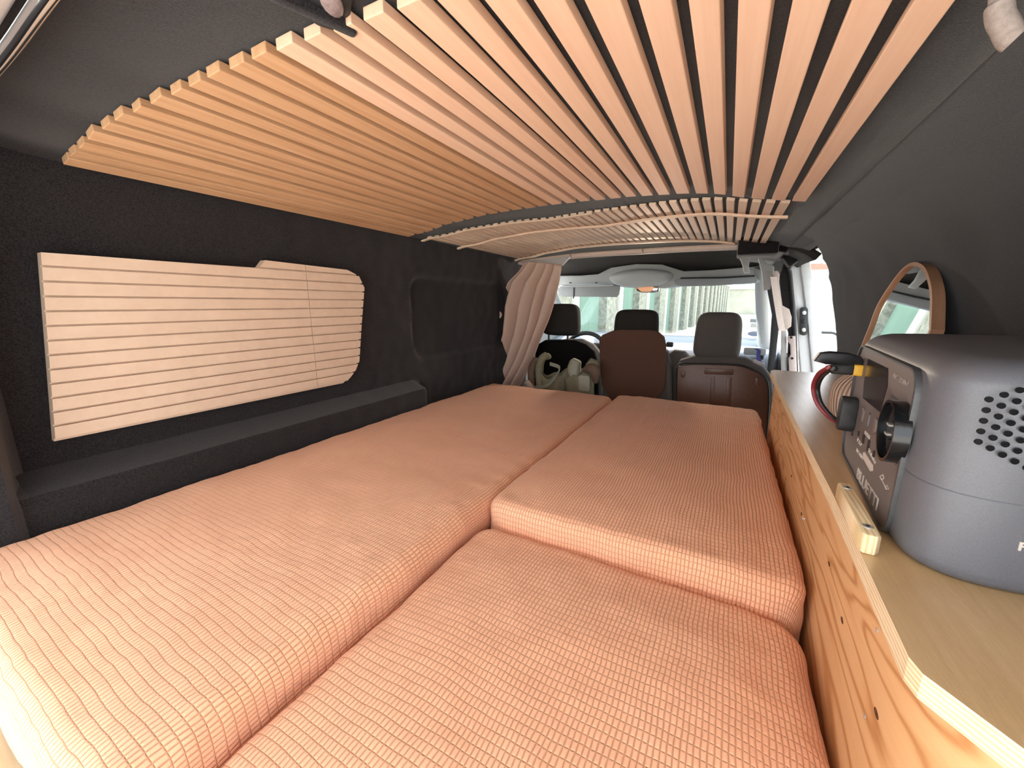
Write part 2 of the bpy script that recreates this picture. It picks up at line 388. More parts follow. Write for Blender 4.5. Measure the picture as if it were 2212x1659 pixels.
bm = nb(); box(bm, -1.2, .55, .02, 3.3, -1.0, -.95); struct(obj('floor', bm, M['grey_carpet'], smooth=False))

# black felt lining over the side-door header and the pillar behind the passenger seat
bm = nb()
def hdr(u, v):
    y = lerp(u, 2.09, 2.75); x = lerp(v, .03, .20)
    return Vector((x, y, zs(x) + ROOF + .001))
o = sheet('trim_1', grid(12, 12, hdr, flip=True), M['felt']); struct(o); solid(o, .02, -1)

# passenger side pillar, wrapped in felt below the roof (front edge of the side-door opening)
bm = nb()
pts = [atY(1693, 565, 2.52), atY(1760, 524, 2.40), atY(1764, 534, 2.40), atY(1706, 577, 2.52), atY(1717, 700, 2.52), atY(1722, 815, 2.52), atY(1722, 900, 2.52), atY(1708, 900, 2.52), atY(1700, 800, 2.52), atY(1703, 720, 2.52), atY(1688, 662, 2.52), atY(1683, 600, 2.52)]
prism(bm, [(p.x, p.z) for p in pts], (0, 2.49, 0), (1, 0, 0), (0, 0, 1), (0, 1, 0), 0, .05, .004)
struct(obj('trim_2', bm, M['felt']))
bm = nb(); pts = [atY(a, b, 2.40) for a, b in ((1690, 556), (1706, 577), (1764, 534), (1800, 512), (1800, 478), (1690, 478))]
prism(bm, [(p.x, p.z) for p in pts], (0, 2.40, 0), (1, 0, 0), (0, 0, 1), (0, 1, 0), 0, .09, .006); struct(obj('trim_10', bm, M['felt']))
# rubber door seal running round that edge
bm = nb(); tube(bm, spline([atY(1722, 860, 2.49), atY(1716, 700, 2.49), atY(1708, 600, 2.49), atY(1706, 578, 2.48), atY(1730, 556, 2.43), atY(1764, 533, 2.38)], 6), .009, 8)
struct(obj('trim_3', bm, M['rubber']))

# tailgate frame: painted metal gutter at the rear edge of the roof, running down the left corner
bm = nb()
pth = spline([(-1.17, .085, -.35), (-1.16, .09, .0), (-1.12, .10, .17), (-.98, .150, .248), (-.78, .172, .282), (-.58, .172, .290), (-.3, .17, .295), (.0, .17, .27), (.22, .16, .23), (.4, .12, .12), (.47, .09, -.1), (.48, .08, -.4)], 6)
tube(bm, pth, .0075, 10); struct(obj('trim_4', bm, M['chrome']))
bm = nb(); tube(bm, [p + Vector((0, -.045, .012)) for p in pth], .034, 10); struct(obj('trim_5', bm, M['white_paint']))

# cab shell: headliner, dashboard wall and lower front wall
def headl(u, v):
    x = lerp(u, -1.2, .30); y = lerp(v, 2.10, 3.02)
    z = zs(max(x, -1.1)) + ROOF + .02 * math.sin(PI * min(v * 1.2, 1)) * (1 if abs(x + .5) < .5 else .5)
    z = lerp(smooth((v - .74) / .26), z, .215 - .06 * ((x + .45) / .75) ** 2)
    return Vector((x, y, z))
o = sheet('ceiling_cab', grid(40, 26, headl, flip=True), M['headliner']); struct(o); solid(o, .03, -1); o.name = 'ceiling.001'
bm = nb(); box(bm, -1.25, .45, 3.34, 3.38, -1.0, -.34); struct(obj('wall_front', bm, M['black_plastic'], smooth=False))
# left cab side (driver's door) and its pillar, mostly behind the curtain
bm = nb(); box(bm, -1.30, -1.26, 2.30, 3.36, -1.0, -.16, .008); struct(obj('door_1', bm, M['visor']))

# painted roof skin above the lining, added to keep stray sun off the bed
def skin(u, v):
    x = lerp(u, -1.25, .46); return Vector((x, lerp(v, .07, 2.75), zs(max(-1.0, min(.0, x))) + .085 - .14 * smooth((abs(x + .4) - .68) / .17)))
o = sheet('trim_9', grid(40, 10, skin), M['white_paint']); struct(o); solid(o, .004, 0)
# unseen raised tailgate behind and above the camera, added to shade the near bed
bm = nb(); prism(bm, [(.09, .385), (.07, .355), (-.35, .37), (-.98, .34), (-1.0, .37), (-.35, .41)], (0, 0, 0), (0, 1, 0), (0, 0, 1), (1, 0, 0), -1.12, .32, .01); struct(obj('door_3', bm, M['white_paint']))

# windscreen
def wsc(u, v):
    x = lerp(u, -1.25, .28); return Vector((x, 3.05 + .42 * (1 - v) - .06 * ((x + .45) / .8) ** 2, lerp(v, -.25, .21)))
o = sheet('window_1', grid(16, 6, wsc), M['glass']); struct(o); solid(o, .004, 0)

# windscreen pillars
bm = nb()
pr = [atY(1651, 575, 2.86), atY(1649, 620, 2.92), atY(1651, 690, 3.0), atY(1654, 740, 3.05), atY(1660, 775, 3.08)]
tube(bm, spline(pr, 6), [.05] * 3 + [.045] * 14 + [.05] * 8, 12)
o = obj('trim_6', bm, M['grey_plastic']); struct(o)
bm = nb(); tube(bm, spline([(-1.24, 2.8, .2), (-1.25, 2.95, .08), (-1.27, 3.15, -.06), (-1.30, 3.35, -.22)], 6), .045, 12); struct(obj('trim_7', bm, M['grey_plastic']))

# ------------------------------------------------------------ slatted ceilings
NEAR = [(-1.12, .290), (-1.05, .291), (-.98, .293), (-.883, .300), (-.80, .312), (-.74, .320), (-.59, .331), (-.475, .342), (-.358, .352), (-.29, .360), (.14, .36)]
RE = [(2072, 316), (1968, 315), (1865, 306), (1765, 297), (1672, 283), (1583, 276), (1490, 277), (1390, 280), (1305, 283), (1222, 293), (1145, 297), (1065, 305), (990, 312), (918, 320), (848, 328), (780, 340), (715, 345), (648, 355), (585, 362), (525, 373), (468, 378), (405, 398), (355, 412), (300, 425), (248, 437), (200, 460), (155, 480), (110, 490)]
xs_r = [atY(850 + a / 2.3284, 300 + b / 2.3284, 1.2).x for a, b in RE]
def slat(bm, x1, wd, y0, y1, th, bev=.0012, zoff=0):
    x0 = x1 - wd; za, zb = zs(x0) + zoff, zs(x1) + zoff
    t = Vector((x1 - x0, 0, zb - za)).normalized(); n = Vector((-t.z, 0, t.x))
    b2 = bmesh.new(); A = Vector((x0, 0, za)); B = A + t * wd
    co = [(P, y) for P in (A, B, B + n * th, A + n * th) for y in (y0, y1)]
    vs = [b2.verts.new((P.x, y, P.z)) for P, y in co]
    for f in ((0, 2, 3, 1), (2, 4, 5, 3), (4, 6, 7, 5), (6, 0, 1, 7), (0, 6, 4, 2), (1, 3, 5, 7)): b2.faces.new([vs[k] for k in f])
    bmesh.ops.recalc_face_normals(b2, faces=b2.faces)
    bmesh.ops.bevel(b2, geom=b2.edges[:], offset=bev, segments=2, profile=.5, affect='EDGES'); merge(bm, b2)
T = thing('slatted_ceiling_panel', 'large ceiling panel of long parallel wooden slats on black felt above the bed', 'ceiling panel', (-.5, .75, .3))
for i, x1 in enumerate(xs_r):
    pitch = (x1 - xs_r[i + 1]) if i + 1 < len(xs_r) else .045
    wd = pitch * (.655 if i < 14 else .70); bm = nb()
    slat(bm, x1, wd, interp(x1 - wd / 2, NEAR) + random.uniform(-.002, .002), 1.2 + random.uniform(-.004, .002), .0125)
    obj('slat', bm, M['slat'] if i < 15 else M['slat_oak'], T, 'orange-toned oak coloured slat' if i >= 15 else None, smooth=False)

# smaller strips over the front half, crossed by battens
T = thing('strip_ceiling_panel', 'shorter ceiling panel of thin pale wooden strips crossed by three battens, beyond the black roof gap', 'ceiling panel', (-.5, 1.7, .3))
x = .108; k = 0
def rearY(x): return interp(x, [(-1.12, 1.285), (-.6, 1.40), (-.24, 1.335), (.1, 1.235)])
while x > -1.10:
    bm = nb(); slat(bm, x, .0205, rearY(x) + .004, 2.085, .008, .0008, .004); obj('strip', bm, M['slat_front'], T, smooth=False); x -= .0305; k += 1
def batten(name, pts, wd, th, ma, parent, label=None):
    """lath that follows the roof curve, pts = (x,y)"""
    bm = nb(); b2 = bmesh.new(); rows = []
    for (x_, y_) in pts:
        z_ = zs(x_) + .002; rows.append([b2.verts.new((x_, y_ - wd / 2, z_)), b2.verts.new((x_, y_ + wd / 2, z_)), b2.verts.new((x_, y_ + wd / 2, z_ - th)), b2.verts.new((x_, y_ - wd / 2, z_ - th))])
    for a, b in zip(rows, rows[1:]):
        for c in range(4): b2.faces.new((a[c], a[(c + 1) % 4], b[(c + 1) % 4], b[c]))
    b2.faces.new(rows[0]); b2.faces.new(rows[-1][::-1]); merge(bm, b2); return obj(name, bm, ma, parent, label, smooth=False)
X40 = [lerp(i / 40, -1.118, .12) for i in range(41)]
batten('batten', [(x_, rearY(x_)) for x_ in X40 if x_ < -.42], .016, .004, M['slat_front'], T)
batten('batten', [(x_, interp(x_, [(-1.12, 1.526), (-.47, 1.60), (.12, 1.385)])) for x_ in X40], .016, .007, M['slat_front'], T)
batten('batten', [(x_, 2.085) for x_ in X40 if x_ < .02], .022, .008, M['slat_front'], T)

# window cover: grooved panel in the left wall
def WX(y, z): return -1.118 - .012 * smooth((z - .02) / .2) * 0
n_ = Vector((1, 0, 0)); OW = Vector((-1.142, 0, 0))
out = [(88, 545), (560, 578), (572, 562), (750, 583), (775, 596), (787, 622), (781, 700), (776, 780), (768, 800), (757, 815), (745, 828), (120, 955)]
out3 = [atX(a, b, -1.118) for a, b in out]
T = thing('window_cover', 'pale grooved wooden panel covering the side window in the black left wall', 'window cover', (-1.13, .58, -.26))
poly = [(p.y, p.z) for p in out3]
def clipband(poly, z0, z1):
    def clip(ps, zz, keep):
        r_ = []
        for i in range(len(ps)):
            a, b = ps[i], ps[(i + 1) % len(ps)]; ia, ib = keep(a[1], zz), keep(b[1], zz)
            if ia: r_.append(a)
            if ia != ib: t = (zz - a[1]) / (b[1] - a[1]); r_.append((a[0] + (b[0] - a[0]) * t, zz))
        return r_
    return clip(clip(poly, z0, lambda a, b: a >= b), z1, lambda a, b: a <= b)
def clipy(poly, y0, y1):
    sw = [(b, a) for a, b in poly]; return [(b, a) for a, b in clipband(sw, y0, y1)]
bm = nb(); prism(bm, poly, (-1.140, 0, 0), (0, 1, 0), (0, 0, 1), (1, 0, 0), 0, .014); obj('backing', bm, M['cover'], T, smooth=False)
g0 = atX(104, 578, -1.118).z; g12 = atX(128, 921, -1.118).z; ph = (g0 - g12) / 11; zt = g0 + 2 * ph; nsl = 16
for i in range(nsl):
    z1 = zt - i * ph; z0 = z1 - ph + .0040
    bm = nb()
    for (ya, yb) in ((0, .7605), (.7625, 1.2)):
        pl = clipy(clipband(poly, z0, z1), ya, yb)
        if len(pl) >= 3 and max(p[1] for p in pl) - min(p[1] for p in pl) > .004: prism(bm, pl, (-1.126, 0, 0), (0, 1, 0), (0, 0, 1), (1, 0, 0), 0, .009)
    if bm.verts: obj('board', bm, M['cover'], T, smooth=False)
    else: bm.free()

# ------------------------------------------------------------ bed
bm = nb(); box(bm, -1.045, .135, .012, 1.69, -.60, -.512, .003)
for x_ in (-1.02, -.45, .08):
    for y_ in (.11, 1.62): box(bm, x_ - .025, x_ + .025, y_ - .025, y_ + .025, -.952, -.60)
tag(obj('bed_base', bm, M['base_wood'], smooth=False), 'pale wooden bed base board showing under the left mattress corner', 'bed base')
def cushion(name, x0, x1, y0, y1, zt, zb, r, Rp, label, group, wav=1.0, seed=0, top=None, step=.007):
    W_, L_ = x1 - x0, y1 - y0; H = zt - zb; ext = H + r * .6
    cx, cy = (x0 + x1) / 2, (y0 + y1) / 2; hx, hy = W_ / 2 - Rp, L_ / 2 - Rp
    arc = (Rp - r) + r * PI / 2; EX = arc + (H - r) - r * .2
    nu = int((2 * hx + 2 * EX) / step); nv = int((2 * hy + 2 * EX) / step)
    def fn(u, v):
        a = lerp(u, -hx - EX, hx + EX); b = lerp(v, -hy - EX, hy + EX)
        ax = max(-hx, min(hx, a)); by = max(-hy, min(hy, b)); dx, dy = a - ax, b - by; L = math.hypot(dx, dy)
        if L < 1e-9: x, y, z = cx + ax, cy + by, zt; k = 0
        else:
            ex, ey = dx / L, dy / L; flat = Rp - r
            if L < flat: h = L; dr = 0
            elif L < flat + r * PI / 2: t = (L - flat) / r; h = flat + r * math.sin(t); dr = r * (1 - math.cos(t))
            else: h = Rp; dr = min(r + L - flat - r * PI / 2, H)
            x, y, z = cx + ax + ex * h, cy + by + ey * h, zt - dr
        # soft swell and wrinkles near the edges
        mx = min(1, min(x - x0, x1 - x) / .12); my = min(1, min(y - y0, y1 - y) / .12)
        crown = .006 * smooth(max(0, mx)) * smooth(max(0, my))
        wr = .0035 * nz(x, y, seed, 6) + .0016 * nz(x, y, seed + 3, 17) + .0008 * nz(x, y, seed + 5, 45)
        edge = 1 - smooth(min(mx, my)) if min(mx, my) > 0 else 1
        kz = max(0, 1 - (zt - z) / H)
        z += kz * (crown + wr * wav + edge * .0018 * nz(x, y, seed + 9, 34))
        if top: z += top(x, y) * kz
        if L > 1e-9:
            s_ = .0028 * nz(x * 1.0, y * 1.0, z * 2 + seed, 12) + .0016 * nz(x, y, z + seed, 40)
            k = min(1, L / (Rp)); x += ex * s_ * k; y += ey * s_ * k
        return Vector((x, y, z))
    bm = grid(nu, nv, fn, lambda u, v: (lerp(u, -hx - EX, hx + EX) + cx, lerp(v, -hy - EX, hy + EX) + cy))
    return tag(sheet(name, bm, M['waffle']), label, 'mattress', group)
G = 'salmon waffle-covered bed cushions'
cushion('mattress', -1.052, -.4085, .035, 1.70, -.400, -.506, .030, .040, 'longest salmon waffle cushion, running full length beside the black left wall', G, 1.2, 1)
def dip(x, y): return -.010 * smooth((.95 - y) / .3)
cushion('mattress', -.4045, .142, .619, 1.735, -.396, -.506, .024, .034, 'salmon waffle cushion at the far right whose thick near edge stands up', G, 1.0, 7)
def sag(x, y): return -.012 * smooth((x - .02) / .12) - .006 * smooth((.62 - y) / .0 if False else 0)
cushion('mattress', -.4035, .137, -.12, .6165, -.437, -.511, .030, .045, 'lower salmon waffle cushion nearest the viewer beside the plywood cabinet', G, 1.1, 13, sag)

# ------------------------------------------------------------ kitchen cabinet and its worktop
edge = [(.150, 1.60), (.133, .57), (.126, .303), (.158, .262), (.40, -.01)]
plan_top = [(.165, 1.625), (.153, 1.612), (.148, 1.59), (.133, .57), (.1255, .312), (.1285, .300), (.158, .266), (.40, -.005), (.455, -.005), (.452, 1.4), (.44, 1.625)]
bm = nb(); prism(bm, plan_top, (0, 0, 0), (1, 0, 0), (0, 1, 0), (0, 0, 1), -.2445, -.2262)
o = obj('worktop', bm, [M['ply_edge'], M['top']], smooth=False); tag(o, 'lacquered plywood worktop with a chamfered near corner, carrying the power station', 'worktop')
for p in o.data.polygons: p.material_index = 1 if p.normal.z > .7 else 0
plan_b = [(.165, 1.60), (.1475, .57), (.1425, .385), (.1425, .350), (.1455, .325), (.152, .303), (.163, .284), (.182, .262), (.40, .02), (.445, .02), (.445, 1.60)]
T = thing('kitchen_cabinet', 'fir plywood cabinet with knotty face between the bed and right wall', 'cabinet', (.3, .8, -.95))
bm = nb(); prism(bm, plan_b, (0, 0, 0), (1, 0, 0), (0, 1, 0), (0, 0, 1), -.95, -.2447); obj('body', bm, M['fir'], T)
for a, b in ((1896, 1362), (1870, 1548), (1734, 1120)):
    p = atX(a, b, .1435); bm = nb()
    prism(bm, ellipse(0, 0, .0022, .0022, 12), p - Vector((.0012, 0, 0)), (0, 1, 0), (0, 0, 1), (1, 0, 0), 0, .004); obj('screw', bm, M['steel'], T)
M['knot'] = plain_noise('dark_knot', (.06, .02, .008), (.14, .05, .018), 200, .6)
for a, b, s_ in ((1791, 1218, 1.0), (1819, 1340, 1.1), (1893, 1541, 1.2), (1731, 1110, 1.0), (1709, 1028, .8)):
    p = atX(a, b, .1435); px = interp(p.y, [(.315, .1405), (.57, .1475), (1.6, .165)]); p = atX(a, b, px)
    bm = nb(); prism(bm, ellipse(0, 0, .0045 * s_, .0021 * s_, 12), (px - .0003, p.y, p.z), (0, 1, .12), (0, -.12, 1), (1, 0, 0), 0, .002); obj('knot', bm, M['knot'], T, 'dark knot in the fir face')

# cleat on the worktop edge
cl_a = atZ(1806, 1046, -.2); cl_b = atZ(1872, 1160, -.2)
a0 = Vector((.1400, .562, 0)); b0 = Vector((.1345, .437, 0))
T = thing('stop_cleat', 'small rounded plywood cleat with two screws on the worktop edge beside the power station', 'cleat', (a0.x, .5, -.2262))
U = (b0 - a0).normalized(); Ln = (b0 - a0).length; V_ = Vector((U.y, -U.x, 0)); V_ = -V_ if V_.x < 0 else V_
bm = nb(); pl = [(0, .003), (.004, 0), (Ln - .004, 0), (Ln, .003), (Ln, .011), (Ln - .004, .0145), (.004, .0145), (0, .011)]
prism(bm, pl, Vector((a0.x, a0.y, -.2262)) - V_ * .007, U, V_, (0, 0, 1), 0, .020, .0022); obj('bar', bm, M['ply_cleat'], T)
for t in (.13, .87):
    c = a0 + U * Ln * t; bm = nb(); prism(bm, ellipse(0, 0, .0042, .0042, 18), Vector((c.x, c.y, -.2066)), (1, 0, 0), (0, 1, 0), (0, 0, 1), 0, .0015)
    s_ = obj('screw', bm, M['steel'], T)
    bm = nb(); prism(bm, ellipse(0, 0, .0018, .0018, 6), Vector((c.x, c.y, -.2052)), (1, 0, 0), (0, 1, 0), (0, 0, 1), 0, .0005); h = obj('recess', bm, M['black_plastic'], s_)

# ------------------------------------------------------------ power station
T = thing('power_station', 'grey portable power station with round socket and vent holes on the worktop', 'power station', (.30, .64, -.2262))
quad = [Vector((.153, .414)), Vector((.183, .805)), Vector((.425, .83)), Vector((.42, .447))]
def rquad(inset, rad, n=8):
    c = sum(quad, Vector((0, 0))) / 4; out = []
    Q = []
    for i in range(4):
        p, a, b = quad[i], quad[i - 1], quad[(i + 1) % 4]; ea = (a - p).normalized(); eb = (b - p).normalized()
        s_ = abs(ea.x * eb.y - ea.y * eb.x); Q.append(p + (ea + eb) * (inset / s_))
    for i in range(4):
        p, a, b = Q[i], Q[i - 1], Q[(i + 1) % 4]; ea = (a - p).normalized(); eb = (b - p).normalized()
        for k in range(n + 1):
            t = k / n; A = p + ea * rad; B = p + eb * rad; out.append((A * (1 - t) ** 2 + p * 2 * t * (1 - t) + B * t * t) if rad > 0 else p)
    return out
def lofted(levels, nseg=8):
    bm = nb(); rings = []
    for z, ins, rad in levels: rings.append([bm.verts.new((p.x, p.y, z)) for p in rquad(ins, rad, nseg)])
    n = len(rings[0])
    for a, b in zip(rings, rings[1:]):
        for k in range(n): bm.faces.new((a[k], a[(k + 1) % n], b[(k + 1) % n], b[k]))
    bm.faces.new(rings[0]); bm.faces.new(rings[-1]); return bm
lv = [(-.2260, .009, .056), (-.2235, .004, .060), (-.2190, .001, .062), (-.212, 0, .062), (-.1500, 0, .062), (-.1496, .0008, .062), (-.1490, .0008, .062), (-.1486, 0, .062), (-.075, .001, .062)]
for i in range(1, 9):
    t = i / 8 * PI / 2; lv.append((-.066 + .024 * math.sin(t), .001 + .024 * (1 - math.cos(t)) * 1.1, .062 - .01 * (1 - math.cos(t))))
o = obj('body', lofted(lv), M['station'], T); o.modifiers.new('w', 'WEIGHTED_NORMAL')
# face frame: u runs towards the viewer, v up, w out of the face towards the bed
fu = Vector((quad[0].x - quad[1].x, quad[0].y - quad[1].y, 0)).normalized(); fv = Vector((0, 0, 1)); fw = Vector((fu.y, -fu.x, 0)); fw = -fw if fw.x > 0 else fw
FO = Vector((quad[1].x, quad[1].y, -.2262))
def fpt(x, y, off=0):
    p = atP(x, y, FO + fw * off, fw) - FO; return (p.dot(fu), p.dot(fv))
def fpl(pl): return [fpt(*p) for p in pl]
u0, u1 = .045, .315
def rim(bm, outer, inner, d0, d1):
    b2 = bmesh.new(); n = len(outer)
    O_ = lambda p, d: b2.verts.new(FO + fu * p[0] + fv * p[1] + fw * d)
    a = [O_(p, d0) for p in outer]; b = [O_(p, d1) for p in outer]; c = [O_(p, d1) for p in inner]; d = [O_(p, d0) for p in inner]
    for i in range(n):
        j = (i + 1) % n
        for q_ in ((a, b), (b, c), (c, d)): b2.faces.new((q_[0][i], q_[0][j], q_[1][j], q_[1][i]))
    merge(bm, b2)
nr = fpt(1962, 960)[0]; top_v = fpt(1975, 800)[1]
UR = nr - .002; UL = .052; VB, VT = .003, .166
print('station face', 'UR', UR, 'top', top_v)
cu_, cv_ = (UL + UR) / 2, (VB + VT) / 2
bm = nb(); rim(bm, rrect(cu_, cv_, UR - UL + .010, VT - VB + .004, .026, 8), rrect(cu_, cv_, UR - UL, VT - VB, .022, 8), -.002, .0035); obj('face_rim', bm, M['station_rim'], T)
bm = nb(); prism(bm, rrect(cu_, cv_, UR - UL, VT - VB, .022, 8), FO, fu, fv, fw, -.004, .0012); FP = obj('face_panel', bm, M['station_face'], T)
bm = nb(); prism(bm, fpl([(1880, 775), (1922, 795), (1921, 835), (1905, 890), (1885, 874), (1868, 860), (1870, 830)]), FO, fu, fv, fw, .001, .0022); obj('display', bm, M['display'], T)
# darker polygon behind the socket
bm = nb(); prism(bm, fpl([(1930, 852), (1964, 876), (1962, 905), (1945, 1000), (1938, 1005), (1910, 975), (1908, 900)]), FO, fu, fv, fw, .0011, .0018); sp_ = obj('socket_plate', bm, M['station_rim'], T)
su, sv = fpt(1917, 930, .011)
def ringz(bm, r0, r1, d0, d1, uu=None, vv=None, n=36):
    uu = su if uu is None else uu; vv = sv if vv is None else vv
    rim(bm, ellipse(uu, vv, r1, r1, n), ellipse(uu, vv, r0, r0, n), d0, d1)
bm = nb(); ringz(bm, .0275, .0305, .001, .013); o_ = obj('socket', bm, M['gloss_black'], T)
bm = nb(); prism(bm, ellipse(su, sv, .027, .027, 36), FO, fu, fv, fw, .002, .006); SW = obj('socket_well', bm, M['socket'], T)
for du, dv, a, b in ((0, .013, .0035, .010), (0, -.013, .0035, .010), (-.010, .004, .010, .0025), (-.012, -.006, .010, .0025)):
    bm = nb(); prism(bm, rrect(su + du, sv + dv, a, b, .001, 2), FO, fu, fv, fw, .006, .0095); obj('contact', bm, M['steel'] if du else M['black_plastic'], SW)
# buttons, usb ports, printed marks
for (x, y) in ((1868, 897), (1880, 908), (1896, 920)):
    c = fpt(x, y); bm = nb(); prism(bm, rrect(c[0], c[1], .012, .018, .004, 4), FO, fu, fv, fw, .001, .0032, .0006); obj('button', bm, M['station_face'], FP)
for (x, y, a, b) in ((1858, 937, .005, .006), (1869, 949, .008, .011), (1880, 963, .008, .013), (1892, 981, .006, .007), (1845, 935, .004, .009)):
    c = fpt(x, y); bm = nb(); prism(bm, rrect(c[0], c[1], a, b, .001, 2), FO, fu, fv, fw, .001, .0024); obj('port', bm, M['black_plastic'], FP)
bm = nb(); prism(bm, fpl([(1868, 978), (1872, 977), (1889, 1005), (1889, 1018), (1884, 1019), (1868, 990)]), FO, fu, fv, fw, .001, .0019); obj('print_badge', bm, M['print'], FP, 'pale printed badge')
def ftext(s, x, y, x2, y2, hgt, ma='print', name='lettering'):
    a = fpt(x, y); b = fpt(x2, y2); ln = math.hypot(b[0] - a[0], b[1] - a[1])
    d = fu * (b[0] - a[0]) + fv * (b[1] - a[1]); d.normalize(); up = fw.cross(d).normalized()
    if up.z < 0: up = -up
    o = text(name, s, hgt, FO + fu * a[0] + fv * a[1] + fw * .0016, d, up, M[ma], FP)
    xs_ = [d.dot(v.co - (FO + fu * a[0] + fv * a[1])) for v in o.data.vertices]; k = ln / max(xs_)
    P0 = FO + fu * a[0] + fv * a[1]
    for v_ in o.data.vertices:
        r_ = v_.co - P0; v_.co = P0 + d * r_.dot(d) * k + up * r_.dot(up) + fw * r_.dot(fw)
    return o
ftext('BLUETTI', 1853, 1030, 1897, 1104, .020, 'print', 'logo')
ftext('AC 230V', 1932, 815, 1966, 837, .008, 'print_dark')
ftext('USB', 1871, 938, 1882, 950, .007, 'print'); ftext('12V', 1854, 952, 1864, 966, .007, 'print')
ftext('DC OUT', 1853, 975, 1867, 995, .007, 'print'); ftext('USB-A 15W', 1877, 970, 1894, 1005, .006, 'print')
# bolt-like printed sign to the lower right
bm = nb()
for pl in ([(1905, 1030), (1912, 1026), (1914, 1034), (1909, 1038)], [(1908, 1034), (1920, 1058)], [(1917, 1052), (1921, 1050), (1925, 1058), (1919, 1058)]):
    P3 = [FO + fu * c[0] + fv * c[1] + fw * .0016 for c in fpl(pl)]; tube(bm, P3 + ([P3[0]] if len(P3) > 2 else []), .0005, 6)
obj('printed_symbol', bm, M['print'], FP)
# vent side facing the viewer
n_s = Vector((quad[3].x - quad[0].x, quad[3].y - quad[0].y, 0)).normalized(); ns = Vector((n_s.y, -n_s.x, 0)); ns = -ns if ns.y > 0 else ns
SO = Vector((quad[0].x, quad[0].y, 0))
h0 = atP(2137, 863, SO, ns); hu = (h0 - SO).dot(n_s); hz = h0.z
ring = []
rows_c = {0: (0, 5), 1: (-.5, 6), 2: (-1, 7), 3: (-1.5, 8), 4: (-2, 9), 5: (-2.5, 10), 6: (-3, 11), 7: (-3.5, 12), 8: (-3.5, 12), 9: (-3, 11), 10: (-2.5, 10), 11: (-2, 9), 12: (-1.5, 8), 13: (-1, 7)}
dz_, dc_ = .0083, .0074; nh = 0
for c, (st_, n) in rows_c.items():
    if c > 10: continue
    off = -st_
    for k in range(n - (0 if c < 3 else 0)):
        z = hz + (off - k) * dz_ - (0.0); 
        z = hz + (.5 * (c % 2)) * dz_ + (c // 2) * 0 * dz_ - k * dz_ + (max(0, min(c, 6)) // 2) * dz_
        if k >= n or nh >= 95: continue
        P = SO + n_s * (hu + c * dc_) + Vector((0, 0, z)); bm = nb()
        prism(bm, ellipse(0, 0, .0023, .0023, 14), P, n_s, (0, 0, 1), ns, -.001, .0003); obj('vent_hole', bm, M['gloss_black'], T, smooth=False); nh += 1
p = atP(2196, 1187, SO, ns)
text('lettering', 'FL', .0095, p + ns * .0004, n_s, (0, 0, 1), M['print'], T, bold=.0003)
# rubber flap over the side port
c = fpt(1850, 905)
bm = nb(); c = fpt(1851, 897); prism(bm, rrect(c[0] - .004, c[1], .030, .050, .012, 8), FO, fu, fv, fw, .001, .020, .003); obj('port_cover', bm, M['rubber'], T)

# charging cable with its plug
P0 = FO + fu * fpt(1864, 800)[0] + fv * fpt(1864, 800)[1]
T = thing('charging_cable', 'red and black cable looping from a yellow plug on the power station', 'cable', tuple(P0))
bm = nb(); a = P0 + fw * .0; b = P0 + fw * .012; prism(bm, rrect(0, 0, .016, .016, .003, 3), P0, fu, fv, fw, .001, .011, .001); obj('yellow_connector', bm, M['yellow'], T)
bm = nb(); prism(bm, rrect(0, 0, .017, .015, .004, 3), P0, fu, fv, fw, .011, .036, .001); obj('plug_body', bm, M['rubber'], T)
# heavy black housing above the plug
hb = P0 + Vector((-.022, .004, .012)); bm = nb()
prism(bm, [(-.036, -.002), (-.030, .010), (-.018, .0125), (.004, .0115), (.018, .007), (.022, -.002), (.016, -.006), (-.022, -.006)], hb, (-fw.x * -1, 0, 0) if False else (1, .05, 0), (0, 0, 1), (0, 1, 0), -.009, .009, .003); obj('plug_housing', bm, M['black_plastic'], T)
pe = P0 + fw * .036
cab = lambda pts, dz=0: spline(pts, 8)
def cpx(x, y, X): return atX(x, y, X)
path = [pe, cpx(1790, 793, .128), cpx(1768, 808, .125), cpx(1757, 835, .126), cpx(1764, 868, .132), cpx(1785, 895, .145), cpx(1812, 915, .162), cpx(1834, 928, .176)]
bm = nb(); tube(bm, spline(path, 8), .0030, 8); obj('red_wire', bm, M['cable_red'], T)
bm = nb(); tube(bm, [p + Vector((.0055, 0, -.0015)) for p in spline(path, 8)], .0032, 8); obj('black_wire', bm, M['cable'], T)

# ribbed cushion-like roll, cream cloth on it, behind the station
def roll(u, v):
    a = 2 * PI * u; z = lerp(v, -.2262, -.118); r = .062 * (1 - .45 * (abs(v - .5) * 2) ** 3.2)
    return Vector((.248 + r * 1.05 * math.cos(a) + .004 * nz(math.cos(a), math.sin(a), z * 8, 2), .905 + r * 1.0 * math.sin(a), z))
bm = grid(56, 22, roll, lambda u, v: (u * 1.0, v * .2)); bmesh.ops.remove_doubles(bm, verts=bm.verts, dist=1e-5)
bmesh.ops.holes_fill(bm, edges=[e for e in bm.edges if e.is_boundary], sides=0)
tag(obj('ribbed_cushion', bm, M['ribbed']), 'small beige ribbed cushion squeezed behind the power station on the worktop', 'cushion')
def clothm(u, v):
    x = lerp(u, .200, .33); y = lerp(v, .85, .98); z = -.103 + .028 * math.exp(-((u - .62) / .36) ** 2) * math.sin(PI * min(1, v * 1.0 + .001)) ** .5 + .005 * nz(u, v, 4, 5)
    z -= .018 * smooth((.14 - u) / .14)
    return Vector((x, y, z))
bm = grid(24, 24, clothm); o = obj('folded_cloth', bm, M['pale_cloth']); solid(o, .013, -1); tag(o, 'crumpled cream cloth lying on the ribbed cushion', 'cloth')

